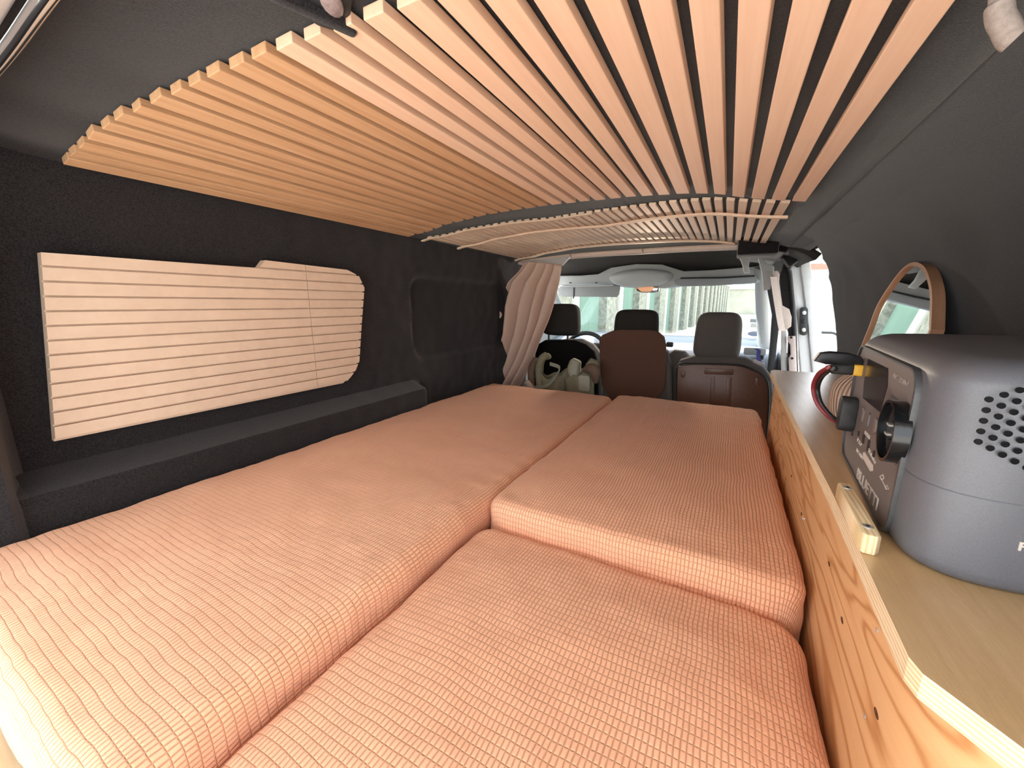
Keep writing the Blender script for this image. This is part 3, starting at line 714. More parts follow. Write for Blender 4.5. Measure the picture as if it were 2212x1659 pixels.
# arched mirror
MX = .350; MT = R(7.8)
def mir(x, y):
    p = atP(x, y, (MX, 0, -.2262), (1, 0, -math.tan(MT))); return Vector((MX, p.y, -.2262 + (p.z + .2262) / math.cos(MT)))
T = thing('arched_mirror', 'arch-topped mirror in a thin bamboo frame standing by the right wall', 'mirror', (MX, 1.36, -.2262))
pts = [mir(1885, 707), mir(1903, 660), mir(1935, 610), mir(1962, 578), mir(1985, 567), mir(2006, 575), mir(2019, 600), mir(2026, 640), mir(2024, 712)]
arch = spline(pts, 5); ay0, ay1 = arch[0].y, arch[-1].y
outer = [(p.y, p.z) for p in arch]; outer = [(outer[0][0] + .02, -.2255)] + outer + [(outer[-1][0] - .004, -.2255)]
bm = nb(); prism(bm, outer, (MX, 0, 0), (0, 1, 0), (0, 0, 1), (-1, 0, 0), -.012, 0); obj('back_board', bm, M['bamboo'], T, smooth=False)
inner = []; cyy = sum(p[0] for p in outer) / len(outer); czz = sum(p[1] for p in outer) / len(outer)
for i, p in enumerate(outer):
    a = Vector(outer[i - 1]) if i else Vector(outer[0]); b = Vector(outer[min(i + 1, len(outer) - 1)]); t = (b - a).normalized(); nn = Vector((t.y, -t.x))
    if nn.dot(Vector((cyy, czz)) - Vector(p)) < 0: nn = -nn
    q_ = Vector(p) + nn * .008; inner.append((q_.x, max(q_.y, -.21)))
bm = nb(); b2 = bmesh.new(); n = len(outer)
L1 = [[b2.verts.new((MX - d, p[0], p[1])) for p in ring_] for ring_, d in ((outer, 0), (outer, .009), (inner, .009), (inner, 0))]
for k in range(3):
    for i in range(n): j = (i + 1) % n; b2.faces.new((L1[k][i], L1[k][j], L1[k + 1][j], L1[k + 1][i]))
merge(bm, b2); obj('frame', bm, M['bamboo'], T, smooth=False)
bm = nb(); prism(bm, inner, (MX, 0, 0), (0, 1, 0), (0, 0, 1), (-1, 0, 0), .0, .003); obj('mirror_glass', bm, M['mirror'], T, smooth=False); T.rotation_euler = (0, MT, 0)

# ------------------------------------------------------------ curtain, rail and header roll at the cab
EL = [(563, 1135), (585, 1120), (610, 1095), (640, 1084), (662, 1080), (720, 1082), (780, 1071), (828, 1060), (870, 1050)]
ER = [(563, 1210), (575, 1210), (600, 1206), (640, 1197), (690, 1181), (740, 1162), (780, 1148), (828, 1124), (870, 1106)]
def cur(u, v):
    y = lerp(v, 566, 868); xl = interp(y, EL); xr = interp(y, ER); gather = smooth((y - 566) / 60)
    ph = u * 2 * PI * 4.3 + 1.7 * v + 1.1 * nz(u, v, 0, 2.2)
    amp = lerp(gather, .018, .034); Y = 2.02 + amp * math.sin(ph) + .012 * nz(u * 3, v * 2, 2, 2)
    px = lerp(u, xl, xr) + 3.0 * math.sin(ph * 1.0 + .8) * math.sin(PI * u)
    px += 7 * math.sin(v * 3.4 + .4) * math.sin(PI * u)
    p = atY(px, y + 7 * (u * u) * (1 - v), 2.02); return Vector((p.x, Y, p.z))
o = sheet('curtain', grid(110, 60, cur), M['curtain']); solid(o, .002, 0); tag(o, 'dusty pink linen curtain gathered at the left behind the driver seat', 'curtain')
bm = nb(); prism(bm, ellipse(0, 0, .012, .02, 14), (atY(1081, 680, 2.0)).to_tuple(), (1, 0, 0), (0, 0, 1), (0, 1, 0), -.012, .012, .002)
tag(obj('curtain_tie', bm, M['curtain']), 'small beige tie tab holding the gathered curtain at the wall', 'curtain tie')

rl = [(1120, 569), (1233, 554), (1389, 543), (1500, 537), (1600, 533)]
bm = nb(); R3 = spline([atY(a, b, 2.10) for a, b in rl], 8); tube(bm, R3, [.006] + [.014] * (len(R3) - 2) + [.012], 10)
T = thing('curtain_rail', 'cream padded curtain rail strip under the front edge of the wooden ceiling', 'curtain rail', tuple(R3[16]))
obj('rail', bm, M['rail'], T)
for a, b in ((1233, 551), (1389, 541)):
    p = atY(a, b, 2.08); bm = nb(); tube(bm, [p + Vector((.004, -.004, .014)), p + Vector((-.003, -.008, .004)), p + Vector((.003, -.006, -.012))], .0018, 6); obj('hook', bm, M['tan_cloth'], T)
# pale pillow-like valance at the curtain top
bm = nb(); prism(bm, [(p.x, p.z) for p in (atY(1120, 566, 2.06), atY(1232, 553, 2.06), atY(1214, 573, 2.06), atY(1190, 579, 2.06), atY(1150, 574, 2.06))], (0, 2.06, 0), (1, 0, 0), (0, 0, 1), (0, 1, 0), 0, .02, .003)
tag(obj('curtain_valance', bm, M['grey_plastic']), 'pale grey trim wedge above the gathered curtain top', 'trim')

bm = nb(); pa = atY(1596, 512, 1.98); pb = atY(1598, 551, 1.98)
box(bm, pa.x, atY(1684, 530, 1.98).x, 1.98, 2.14, pb.z, pa.z + .03, .008)
tag(obj('felt_roof_box', bm, M['felt']), 'black felt covered box beside the right end of the strip ceiling', 'box')

# ------------------------------------------------------------ overhead console, visors, lamp in the cab
YC = 2.86
def cabp(pl, Y=YC): return [(p.x, p.z) for p in (atY(a, b, Y) for a, b in pl)]
T = thing('overhead_console', 'light grey overhead console with oval bulge and lamp above the windscreen', 'overhead console', (-.45, YC, .2))
pl = cabp([(1196, 596), (1255, 595), (1292, 592), (1320, 578), (1375, 570), (1430, 571), (1462, 581), (1478, 586), (1540, 583), (1600, 578), (1650, 574), (1652, 608), (1620, 612), (1560, 614), (1470, 618), (1435, 622), (1345, 620), (1300, 614), (1196, 614)])
bm = nb(); prism(bm, pl, (0, YC, 0), (1, 0, 0), (0, 0, 1), (0, 1, 0), 0, .12, .006); obj('housing', bm, M['grey_plastic'], T)
bm = nb(); pl = [atY(1320 + 0, 583, YC)]; cxx, czz_ = atY(1383, 597, YC).x, atY(1383, 597, YC).z
for ring_, (sc_, d) in enumerate(((1, 0), )): pass
b2 = bmesh.new(); rg = []
for sc_, d in ((1.0, .0), (.97, -.016), (.85, -.030), (.6, -.038), (.25, -.042)):
    rg.append([b2.verts.new((cxx + p[0] * sc_, YC + d, czz_ + p[1] * sc_)) for p in [(a, b * (1 if b < 0 else .62)) for a, b in ellipse(0, 0, .215, .078, 36)]])
for a, b in zip(rg, rg[1:]):
    for k in range(36): b2.faces.new((a[k], a[(k + 1) % 36], b[(k + 1) % 36], b[k]))
b2.faces.new(rg[-1]); merge(bm, b2); obj('oval_cover', bm, M['grey_plastic'], T)
bm = nb(); prism(bm, cabp([(1369, 618), (1423, 619), (1420, 629), (1410, 632), (1385, 632), (1375, 628)], YC - .01), (0, YC - .01, 0), (1, 0, 0), (0, 0, 1), (0, 1, 0), 0, .10, .004); L_ = obj('lamp', bm, M['chrome'], T)
bm = nb(); prism(bm, cabp([(1378, 618), (1412, 619), (1410, 627), (1404, 630), (1386, 630), (1380, 626)], YC - .013), (0, YC - .018, 0), (1, 0, 0), (0, 0, 1), (0, 1, 0), 0, .05, .003)
o = obj('lamp_lens', bm, M['amber'], L_, 'amber lamp lens')
lamp = bpy.data.lights.new('console_lamp_light', 'AREA'); lamp.shape = 'RECTANGLE'; lamp.size = .09; lamp.size_y = .035; lamp.energy = 4; lamp.color = (1, .80, .62)
lo = bpy.data.objects.new('console_lamp_light', lamp); C.objects.link(lo); lo.location = atY(1395, 630, YC - .03) + Vector((0, -.012, -.004)); lo.rotation_euler = (R(-50), 0, 0)
for px in (1232, 1288):
    p = atY(px, 611, YC - .002); bm = nb(); prism(bm, rrect(p.x, p.z, .016, .007, .002, 2), (0, YC - .004, 0), (1, 0, 0), (0, 0, 1), (0, 1, 0), 0, .008); obj('clip', bm, M['rubber'], T)

bm = nb(); pl = cabp([(1203, 622), (1212, 618), (1325, 616), (1339, 618), (1338, 636), (1333, 642), (1215, 641), (1206, 634)], 2.80)
T = thing('sun_visor', 'lowered grey sun visor on the driver side, at the left of the windscreen', 'sun visor', (-.95, 2.8, .1), 'sun visors')
prism(bm, pl, (0, 2.80, 0), (1, 0, 0), (0, 0, 1), (0, 1, .25), 0, .016, .004); fl = obj('flap', bm, M['visor'], T)
bm = nb(); tube(bm, [atY(1210, 618, 2.795), atY(1325, 616, 2.795)], .006, 8); obj('hinge_rod', bm, M['grey_plastic'], T)
p = atY(1239, 619, 2.79); bm = nb(); box(bm, p.x - .004, p.x + .004, 2.796, 2.802, p.z - .085, p.z - .008); obj('seam', bm, M['rubber'], fl)
bm = nb(); pl = cabp([(1456, 605), (1475, 601), (1560, 600), (1632, 596), (1638, 603), (1634, 611), (1540, 617), (1470, 618), (1458, 613)], 2.80)
T = thing('sun_visor', 'folded-up grey sun visor on the passenger side, at the right of the windscreen', 'sun visor', (-.1, 2.8, .15), 'sun visors')
prism(bm, pl, (0, 2.80, 0), (1, 0, 0), (0, 0, 1), (0, 1, 0), 0, .05, .005); obj('flap', bm, M['visor'], T)
bm = nb(); tube(bm, [atY(1470, 601, 2.797), atY(1560, 600, 2.797), atY(1630, 596, 2.797)], .005, 8); obj('hinge_rod', bm, M['rubber'], T)

# roof brackets on the right of the cab
T = thing('roof_pillar_trim', 'light grey moulded trim arms joining roof and right windscreen pillar', 'trim', (.1, 2.6, .2))
bm = nb(); prism(bm, cabp([(1596, 551), (1621, 552), (1618, 575), (1620, 589), (1608, 590), (1603, 570)], 2.45), (0, 2.45, 0), (1, 0, 0), (0, 0, 1), (0, 1, 0), 0, .03, .004); obj('arm', bm, M['grey_plastic'], T)
bm = nb(); prism(bm, cabp([(1636, 551), (1646, 553), (1654, 568), (1672, 574), (1669, 600), (1664, 625), (1650, 628), (1646, 590)], 2.5), (0, 2.5, 0), (1, 0, 0), (0, 0, 1), (0, 1, 0), 0, .03, .004); obj('arm', bm, M['grey_plastic'], T)
bm = nb(); prism(bm, cabp([(1655, 610), (1668, 604), (1679, 640), (1684, 700), (1676, 770), (1664, 812), (1658, 800), (1664, 740), (1668, 680)], 2.75), (0, 2.75, 0), (1, 0, 0), (0, 0, 1), (0, 1, 0), 0, .03, .004); 
struct(obj('trim_8', bm, M['rubber']))
# passenger door inner panel low down
bm = nb(); box(bm, .30, .34, 2.75, 3.3, -1.0, -.30, .01); struct(obj('door_2', bm, M['black_plastic']))

# seat belt and its plastic guide
bm = nb(); strip(bm, spline([atY(1671, 598, 2.46), atY(1677, 640, 2.46), atY(1685, 690, 2.46), atY(1690, 715, 2.46)], 6), .032, (1, .4, 0))
T = thing('seat_belt', 'beige seat belt strap hanging down the passenger pillar', 'seat belt', atY(1690, 715, 2.46).to_tuple())
obj('strap', bm, M['beige_plastic'], T)
bm = nb(); prism(bm, cabp([(1669, 585), (1680, 585), (1684, 592), (1683, 610), (1690, 660), (1705, 668), (1710, 685), (1709, 705), (1699, 712), (1691, 712), (1686, 690), (1680, 640)], 2.48), (0, 2.475, 0), (1, 0, 0), (0, 0, 1), (0, 1, 0), 0, .03, .004)
obj('guide', bm, M['beige_plastic'], T)
bm = nb(); prism(bm, cabp([(1688, 712), (1699, 708), (1700, 805), (1702, 860), (1690, 860), (1687, 760)], 2.48), (0, 2.475, 0), (1, 0, 0), (0, 0, 1), (0, 1, 0), 0, .03, .004); obj('cover', bm, M['grey_paint'], T)
T = thing('pillar_bracket', 'pinkish metal bracket strip with two holes on the black door pillar', 'bracket', atY(1710, 800, 2.47).to_tuple())
bm = nb(); prism(bm, cabp([(1701, 727), (1718, 726), (1721, 800), (1722, 860), (1706, 860), (1704, 790), (1703, 775), (1708, 765), (1707, 745), (1701, 735)], 2.465), (0, 2.46, 0), (1, 0, 0), (0, 0, 1), (0, 1, 0), 0, .02, .003); obj('plate', bm, M['pink_metal'], T)
for a, b in ((1709, 729), (1711, 774)):
    p = atY(a, b, 2.46); bm = nb(); prism(bm, ellipse(p.x, p.z, .006, .006, 12), (0, 2.457, 0), (1, 0, 0), (0, 0, 1), (0, 1, 0), 0, .01); obj('hole', bm, M['black_plastic'], T)

# white door pillar with latch, seen through the side opening
YD = 2.62
T = thing('side_door_frame', 'white painted door frame standing in the bright side opening, with an oval latch plate', 'door frame', (.4, YD, -1.0))
bm = nb(); prism(bm, cabp([(1707, 574), (1745, 545), (1772, 690), (1784, 810), (1790, 1000), (1735, 1000), (1731, 815), (1722, 700)], YD), (0, YD, 0), (1, 0, 0), (0, 0, 1), (0, 1, 0), 0, .06, .006); obj('frame', bm, M['white_paint'], T)
bm = nb(); prism(bm, cabp([(1728, 562), (1746, 548), (1772, 690), (1781, 810), (1788, 1000), (1760, 1000), (1756, 815), (1744, 690)], YD - .012), (0, YD - .02, 0), (1, 0, 0), (0, 0, 1), (0, 1, 0), 0, .03, .006); obj('outer_skin', bm, M['grey_paint'], T)
bm = nb(); c0 = atY(1736, 694, YD - .022); prism(bm, rrect(0, 0, .034, .150, .016, 6), c0, (1, 0, 0), (-.10, 0, 1), (0, 1, 0), -.008, 0.02, .003); lt = obj('latch_plate', bm, M['rubber'], T)
for dz__ in (.045, 0, -.045):
    bm = nb(); prism(bm, ellipse(0, dz__, .009, .011, 14), c0, (1, 0, 0), (-.10, 0, 1), (0, 1, 0), -.013, 0, .001); obj('screw_head' if dz__ else 'striker', bm, M['steel'] if dz__ else M['black_plastic'], lt)

# door mirror outside
T = thing('wing_mirror', 'dark framed wing mirror outside the side opening', 'wing mirror', atY(1783, 740, 3.1).to_tuple())
c0 = atY(1776, 757, 3.1); bm = nb(); prism(bm, rrect(0, 0, .172, .240, .055, 8), c0, (1, 0, 0), (0, 0, 1), (0, 1, 0), 0, .07, .012); obj('housing', bm, M['black_plastic'], T)
bm = nb(); prism(bm, rrect(0, 0, .146, .212, .044, 8), c0, (1, 0, 0), (0, 0, 1), (0, 1, 0), -.003, .01); obj('mirror_glass', bm, M['mirror_dull'], T)

# ------------------------------------------------------------ seats
def puff(bm, pl, Y, d, bev, seg=5): prism(bm, pl, (0, Y, 0), (1, 0, 0), (0, 0, 1), (0, 1, 0), 0, d, bev, seg)
def rounded_px(pl, Y, n=3): return cabp(pl, Y)
def hull_headrest(bm, cx, cz, w_, h_, Y, d, top=.8, r=.05):
    """headrest: rounded block, wider at the bottom, curved faces"""
    b2 = bmesh.new(); bmesh.ops.create_uvsphere(b2, u_segments=32, v_segments=20, radius=1)
    for v in b2.verts:
        e = .42
        s_ = lambda t: math.copysign(abs(t) ** e, t)
        x, y, z = s_(v.co.x), math.copysign(abs(v.co.y) ** .7, v.co.y), s_(v.co.z)
        k = lerp((z + 1) / 2, 1.0, top)
        v.co = Vector((cx + x * w_ / 2 * k, Y + y * d / 2, cz + z * h_ / 2))
    merge(bm, b2)
YS = 2.18
# passenger seat
T = thing('passenger_seat', 'grey front seat at right with a brown moulded shell on its back', 'seat', (-.03, YS + .1, -.95), 'front seats')
p0, p1 = atY(1492, 775, YS), atY(1610, 675, YS)
bm = nb(); hull_headrest(bm, (p0.x + p1.x) / 2 + .002, (p0.z + p1.z) / 2 - .0, p1.x - p0.x + .005, p1.z - p0.z, YS + .05, .11, .90); obj('headrest', bm, M['seat_grey'], T)
for px in (1520, 1578):
    p = atY(px, 770, YS); bm = nb(); tube(bm, [(p.x, YS + .05, p.z - .06), (p.x, YS + .05, p.z + .06)], .007, 8); obj('headrest_rod', bm, M['steel'], T)
bm = nb(); puff(bm, cabp([(1459, 795), (1468, 779), (1500, 770), (1560, 768), (1612, 774), (1648, 790), (1668, 815), (1674, 850), (1672, 960), (1668, 1100), (1460, 1100), (1458, 880)], YS), YS, .10, .02); obj('backrest', bm, M['seat_grey'], T)
sh = cabp([(1464, 790), (1500, 786), (1580, 788), (1604, 791), (1640, 806), (1656, 826), (1660, 870), (1652, 1000), (1648, 1080), (1462, 1080), (1462, 880)], YS)
bm = nb(); puff(bm, sh, YS - .010, .03, .004, 2); SH = obj('back_shell', bm, M['brown_shell'], T)
def emb(pl, d, name='embossed_panel'):
    bm = nb(); puff(bm, cabp(pl, YS - .01), YS - .010 - d, d + .006, .002, 2); obj(name, bm, M['brown_shell'], SH)
emb([(1522, 796), (1583, 798), (1585, 800), (1584, 809), (1581, 810), (1523, 808), (1521, 805)], .003)
emb([(1536, 816), (1532, 870), (1531, 900), (1571, 905), (1577, 900), (1581, 816), (1570, 814), (1569, 850), (1543, 850), (1545, 814)], .003)
emb([(1471, 802), (1480, 802), (1481, 811), (1477, 817), (1471, 813)], .003); emb([(1632, 815), (1641, 818), (1641, 832), (1635, 836), (1630, 830)], .003)
bm = nb(); tube(bm, spline([(p[0], YS - .008, p[1]) for p in cabp([(1462, 900), (1462, 840), (1465, 789), (1500, 785), (1580, 787), (1606, 790), (1642, 805), (1658, 826), (1661, 870), (1656, 940), (1650, 1000)], YS)], 5), .0035, 8); obj('shell_edge', bm, M['rubber'], T)
bm = nb(); box(bm, -.23, .20, 2.24, 2.75, -.78, -.62, .05, 4); obj('seat_cushion', bm, M['seat_grey'], T)
bm = nb(); box(bm, -.19, .16, 2.30, 2.65, -.95, -.78, .01); obj('pedestal', bm, M['black_plastic'], T)
# violet strap with buckle on the passenger seat
T = thing('strap', 'violet-blue webbing strap with a clear buckle on the passenger seat shoulder', 'strap', atY(1640, 785, YS).to_tuple())
bm = nb(); strip(bm, spline([atY(1633, 753, YS + .03), atY(1639, 758, YS + .02), atY(1638, 770, YS + .0), atY(1642, 783, YS - .01)], 5), .016, (1, 0, .1)); obj('webbing', bm, M['blue_strap'], T)
p = atY(1639, 784, YS - .015); bm = nb(); prism(bm, rrect(0, 0, .046, .015, .004, 3), p, (1, 0, -.45), (.45, 0, 1), (0, 1, 0), -.004, .006, .002); obj('buckle', bm, M['grey_paint'], T)

# middle seat
YM = 2.10
T = thing('middle_seat', 'narrow middle seat with dark headrest and smooth brown back panel', 'seat', (-.43, YM + .1, -.95), 'front seats')
p0, p1 = atY(1320, 735, YM + .03), atY(1424, 671, YM + .03)
bm = nb(); hull_headrest(bm, (p0.x + p1.x) / 2, (p0.z + p1.z) / 2, p1.x - p0.x, p1.z - p0.z + .01, YM + .08, .10, .93); obj('headrest', bm, M['seat_fabric'], T)
pl = cabp([(1324, 714), (1340, 712), (1405, 713), (1420, 716), (1434, 728), (1438, 745), (1437, 820), (1434, 842), (1420, 858), (1415, 880), (1412, 1050), (1326, 1050), (1322, 880), (1312, 850), (1300, 835), (1296, 800), (1294, 735), (1300, 724)], YM)
bm = nb(); puff(bm, pl, YM, .03, .006, 3); obj('back_panel', bm, M['brown_panel'], T)
bm = nb(); puff(bm, cabp([(1300, 760), (1330, 735), (1400, 735), (1440, 760), (1450, 800), (1450, 1060), (1296, 1060)], YM + .03), YM + .03, .10, .025); obj('backrest', bm, M['seat_grey'], T)
bm = nb(); box(bm, -.60, -.27, 2.22, 2.7, -.78, -.62, .05, 4); obj('seat_cushion', bm, M['seat_fabric'], T)
bm = nb(); box(bm, -.56, -.31, 2.30, 2.6, -.95, -.78, .01); obj('pedestal', bm, M['black_plastic'], T)
# shoulder of the bench between middle and passenger seat belongs to the passenger side
bm = nb(); puff(bm, cabp([(1440, 800), (1441, 766), (1455, 757), (1478, 760), (1490, 772), (1492, 1050), (1440, 1050)], YS + .145), YS + .145, .08, .02)
tag(obj('seat_bolster', bm, M['seat_grey']), 'grey bolster wedge between the middle and passenger seats', 'seat bolster')

# driver seat
YDv = 2.22
T = thing('driver_seat', 'black driver seat at left, half hidden by the curtain, with headrest on two rods', 'seat', (-.86, YDv + .1, -.95), 'front seats')
p0, p1 = atY(1166, 724, YDv), atY(1251, 656, YDv)
bm = nb(); hull_headrest(bm, (p0.x + p1.x) / 2, (p0.z + p1.z) / 2, p1.x - p0.x, p1.z - p0.z, YDv + .04, .11, .90); obj('headrest', bm, M['seat_fabric'], T)
for px in (1180, 1221):
    p = atY(px, 728, YDv); bm = nb(); tube(bm, [(p.x, YDv + .04, p.z - .04), (p.x, YDv + .04, p.z + .04)], .007, 8); obj('headrest_rod', bm, M['black_plastic'], T)
bm = nb(); puff(bm, cabp([(1150, 790), (1158, 745), (1175, 735), (1240, 735), (1265, 744), (1283, 760), (1292, 790), (1292, 1060), (1140, 1060)], YDv), YDv, .10, .02); obj('backrest', bm, M['seat_black'], T)
bm = nb(); puff(bm, cabp([(1215, 733), (1255, 733), (1280, 745), (1296, 765), (1297, 1000), (1285, 1000), (1284, 770), (1262, 748)], YDv + .08), YDv + .08, .06, .012); obj('side_bolster', bm, M['seat_grey'], T)
bm = nb(); box(bm, -1.06, -.64, 2.32, 2.8, -.78, -.62, .05, 4); obj('seat_cushion', bm, M['seat_fabric'], T)
bm = nb(); box(bm, -1.0, -.7, 2.36, 2.7, -.95, -.78, .01); obj('pedestal', bm, M['black_plastic'], T)

# steering wheel
T = thing('steering_wheel', 'black steering wheel rim behind the driver seat', 'steering wheel', (-.88, 2.85, -.42))
cw = atY(1262, 722, 2.78) + Vector((0, 0, -.17)); bm = nb()
circ = [cw + Vector((.18 * math.cos(a), .06 * math.sin(a) * 1.0, .175 * math.sin(a))) for a in [2 * PI * k / 40 for k in range(40)]]
tube(bm, circ + [circ[0]], .017, 10, cap=False); obj('rim', bm, M['black_plastic'], T)
bm = nb(); prism(bm, ellipse(0, 0, .06, .05, 20), cw, (1, 0, 0), (0, .33, .95), (0, .95, -.33), -.02, .03, .008); obj('hub', bm, M['black_plastic'], T)
for s_ in (-1, 1):
    bm = nb(); tube(bm, [cw, cw + Vector((s_ * .17, 0, 0))], .014, 8); obj('spoke', bm, M['black_plastic'], T)

# dashboard
T = thing('dashboard', 'blue-grey dashboard with dark vents below the windscreen', 'dashboard', (-.45, 3.1, -.95))
def dash(u, v):
    x = lerp(u, -1.25, .30)
    prof = [(0, (2.98, -.75)), (.3, (2.90, -.42)), (.42, (2.92, -.335)), (.55, (3.0, -.295)), (.75, (3.15, -.27)), (1.0, (3.46, -.262))]
    y = interp(v, [(a, b[0]) for a, b in prof]); z = interp(v, [(a, b[1]) for a, b in prof])
    hump = math.exp(-((x + .88) / .2) ** 2) * smooth(1 - abs(v - .5) * 2.4); return Vector((x, y - .02 * hump, z + .035 * hump))
o = sheet('dash_body', grid(60, 30, dash, flip=False), M['dash'], T); solid(o, .02, 0)
for a, b, w_, h_ in ((1447, 744, .045, .035), (1644, 768, .03, .05), (1300, 750, .13, .06)):
    p = atY(a, b, 2.90); bm = nb(); prism(bm, rrect(p.x, p.z, w_, h_, .008, 3), (0, 2.885, 0), (1, 0, 0), (0, 0, 1), (0, 1, 0), 0, .03, .003); obj('vent', bm, M['black_plastic'], T)
p = atY(1630, 759, 2.9); bm = nb(); prism(bm, rrect(p.x, p.z, .12, .045, .01, 3), (0, 2.88, 0), (1, 0, 0), (0, 0, 1), (0, 1, 0), 0, .03, .003); obj('grab_pocket', bm, M['visor'], T)

# stickers on the windscreen
def on_glass(px, py):
    d = ray(px, py); t = 3.0
    for _ in range(40):
        P = d * (t / d.y); v = (P.z + .25) / .46; t = 3.05 + .42 * (1 - v) - .06 * ((P.x + .45) / .8) ** 2
    return d * (t / d.y) - Vector((0, .006, 0))
gv = Vector((0, -.42, .46)).normalized(); gw = Vector((0, .46, .42)).normalized()
p = on_glass(1631, 693); bm = nb(); prism(bm, rrect(0, 0, .062, .036, .002, 2), p, (1, 0, 0), gv, gw, 0, .001); tag(obj('windscreen_sticker', bm, M['visor'], smooth=False), 'small grey rectangular sticker on the windscreen', 'sticker')
p = on_glass(1631, 703); bm = nb(); prism(bm, rrect(0, 0, .056, .040, .002, 2), p, (1, 0, 0), gv, gw, 0, .001); tag(obj('windscreen_sticker', bm, M['post'], smooth=False), 'pale square sticker just below the grey rectangular one', 'sticker')
p = on_glass(1630, 721); bm = nb(); prism(bm, ellipse(0, 0, .045, .026, 24), p, (1, 0, 0), gv, gw, 0, .001); tag(obj('windscreen_sticker', bm, M['dash'], smooth=False), 'blue-grey oval sticker low on the windscreen', 'sticker')

# ------------------------------------------------------------ canvas bags behind the driver seat
def bag(name, cx, zb, w_, h_, Y, label, seed, ma):
    def f(u, v):
        a = 2 * PI * u; r = lerp(v, .85, 1.0 + .14 * math.sin(3 * a + seed)); z = lerp(v, zb, zb + h_) + (.022 * math.sin(2 * a + seed) + .012 * math.sin(5 * a)) * v * v
        k = 1 + .16 * nz(math.cos(a) + seed, math.sin(a), v, 2.2)
        return Vector((cx + w_ / 2 * r * k * math.cos(a), Y + .058 * r * k * math.sin(a), z))
    bm = grid(48, 14, f); bmesh.ops.remove_doubles(bm, verts=bm.verts, dist=1e-5); o = sheet('pouch', bm, ma); solid(o, .004, 0); return o
YB = 1.98
def bpx(x, y, Y=YB): return atY(x, y, Y)
T = thing('canvas_bag', 'olive canvas bag with a looped strap, next to the curtain behind the driver seat', 'bag', tuple(bpx(1180, 860)), 'olive canvas bags')
def addpart(o, T, name, label=None):
    o.name = name; o.parent = T; o.matrix_parent_inverse = Matrix.Translation(T.location).inverted()
    if label: o['label'] = label
p = bpx(1180, 880); addpart(bag('pouch', p.x + .01, p.z - .06, .165, bpx(1180, 806).z - p.z + .06, YB + .04, '', 1, M['olive']), T, 'pouch')
bm = nb(); tube(bm, spline([bpx(1168, 840), bpx(1165, 800), bpx(1170, 776, YB - .02), bpx(1182, 768, YB - .02), bpx(1186, 772)], 6), [.024] * 8 + [.022] * 10 + [.014] * 7, 12); obj('rolled_strap', bm, M['olive'], T)
bm = nb(); strip(bm, spline([bpx(1146, 838, YB - .04), bpx(1178, 834, YB - .045), bpx(1196, 820, YB - .045), bpx(1208, 800, YB - .035), bpx(1206, 792, YB - .02), bpx(1188, 786, YB)], 6), .022, (.25, -.5, 1), .004); obj('handle', bm, M['olive_pale'], T, 'pale sage strap')
bm = nb(); tube(bm, spline([bpx(1150, 850), bpx(1148, 800, YB + .02), bpx(1160, 776, YB + .02)], 6), .022, 10); obj('side_fold', bm, M['tan_cloth'], T, 'brown inner fold')
T = thing('canvas_bag', 'open olive canvas bag beside the middle seat, holding rolled clothes', 'bag', tuple(bpx(1245, 860)), 'olive canvas bags')
p = bpx(1248, 880); addpart(bag('pouch', p.x, p.z - .06, .165, bpx(1248, 812).z - p.z + .06, YB + .04, '', 4, M['olive']), T, 'pouch')
bm = nb(); prism(bm, rrect(0, 0, .062, .085, .012, 4), bpx(1262, 828, YB - .02), (1, 0, 0), (0, -.1, 1), (0, 1, 0), -.004, .008, .003); obj('pocket', bm, M['olive_pale'], T)
def lump(name, pl, rad, ma, label, cat, grp=None):
    bm = nb(); pp = spline(pl, 7); n = len(pp); tube(bm, pp, [rad * (math.sin(PI * (i + .8) / (n + .6)) ** .35) for i in range(n)], 16)
    for v in bm.verts: v.co += Vector((nz(v.co.x, v.co.y, v.co.z, 22), nz(v.co.y, v.co.z, v.co.x, 22), nz(v.co.z, v.co.x, v.co.y, 22))) * .009
    return tag(obj(name, bm, ma), label, cat, grp)
lump('rolled_cloth', [bpx(1240, 815, YB + .02), bpx(1240, 795, YB + .02), bpx(1246, 776, YB + .02)], .036, M['olive_pale'], 'pale sage cloth roll poking up from the open bag', 'cloth', 'rolled clothes in the bags')
lump('rolled_cloth', [bpx(1274, 822, YB + .03), bpx(1278, 800, YB + .03), bpx(1284, 778, YB + .03)], .036, M['olive'], 'olive cloth roll leaning against the middle seat', 'cloth', 'rolled clothes in the bags')
lump('knit_scarf', [bpx(1262, 800, YB - .01), bpx(1276, 796, YB - .025), bpx(1286, 808, YB - .02), bpx(1286, 826, YB)], .026, M['tan_cloth'], 'brown knitted scarf draped over the open bag edge', 'scarf')
lump('pale_cloth', [bpx(1138, 822, YB - .03), bpx(1143, 832, YB - .04), bpx(1152, 845, YB - .03)], .022, M['pale_cloth'], 'small pale pink cloth end at the foot of the curtain', 'cloth')

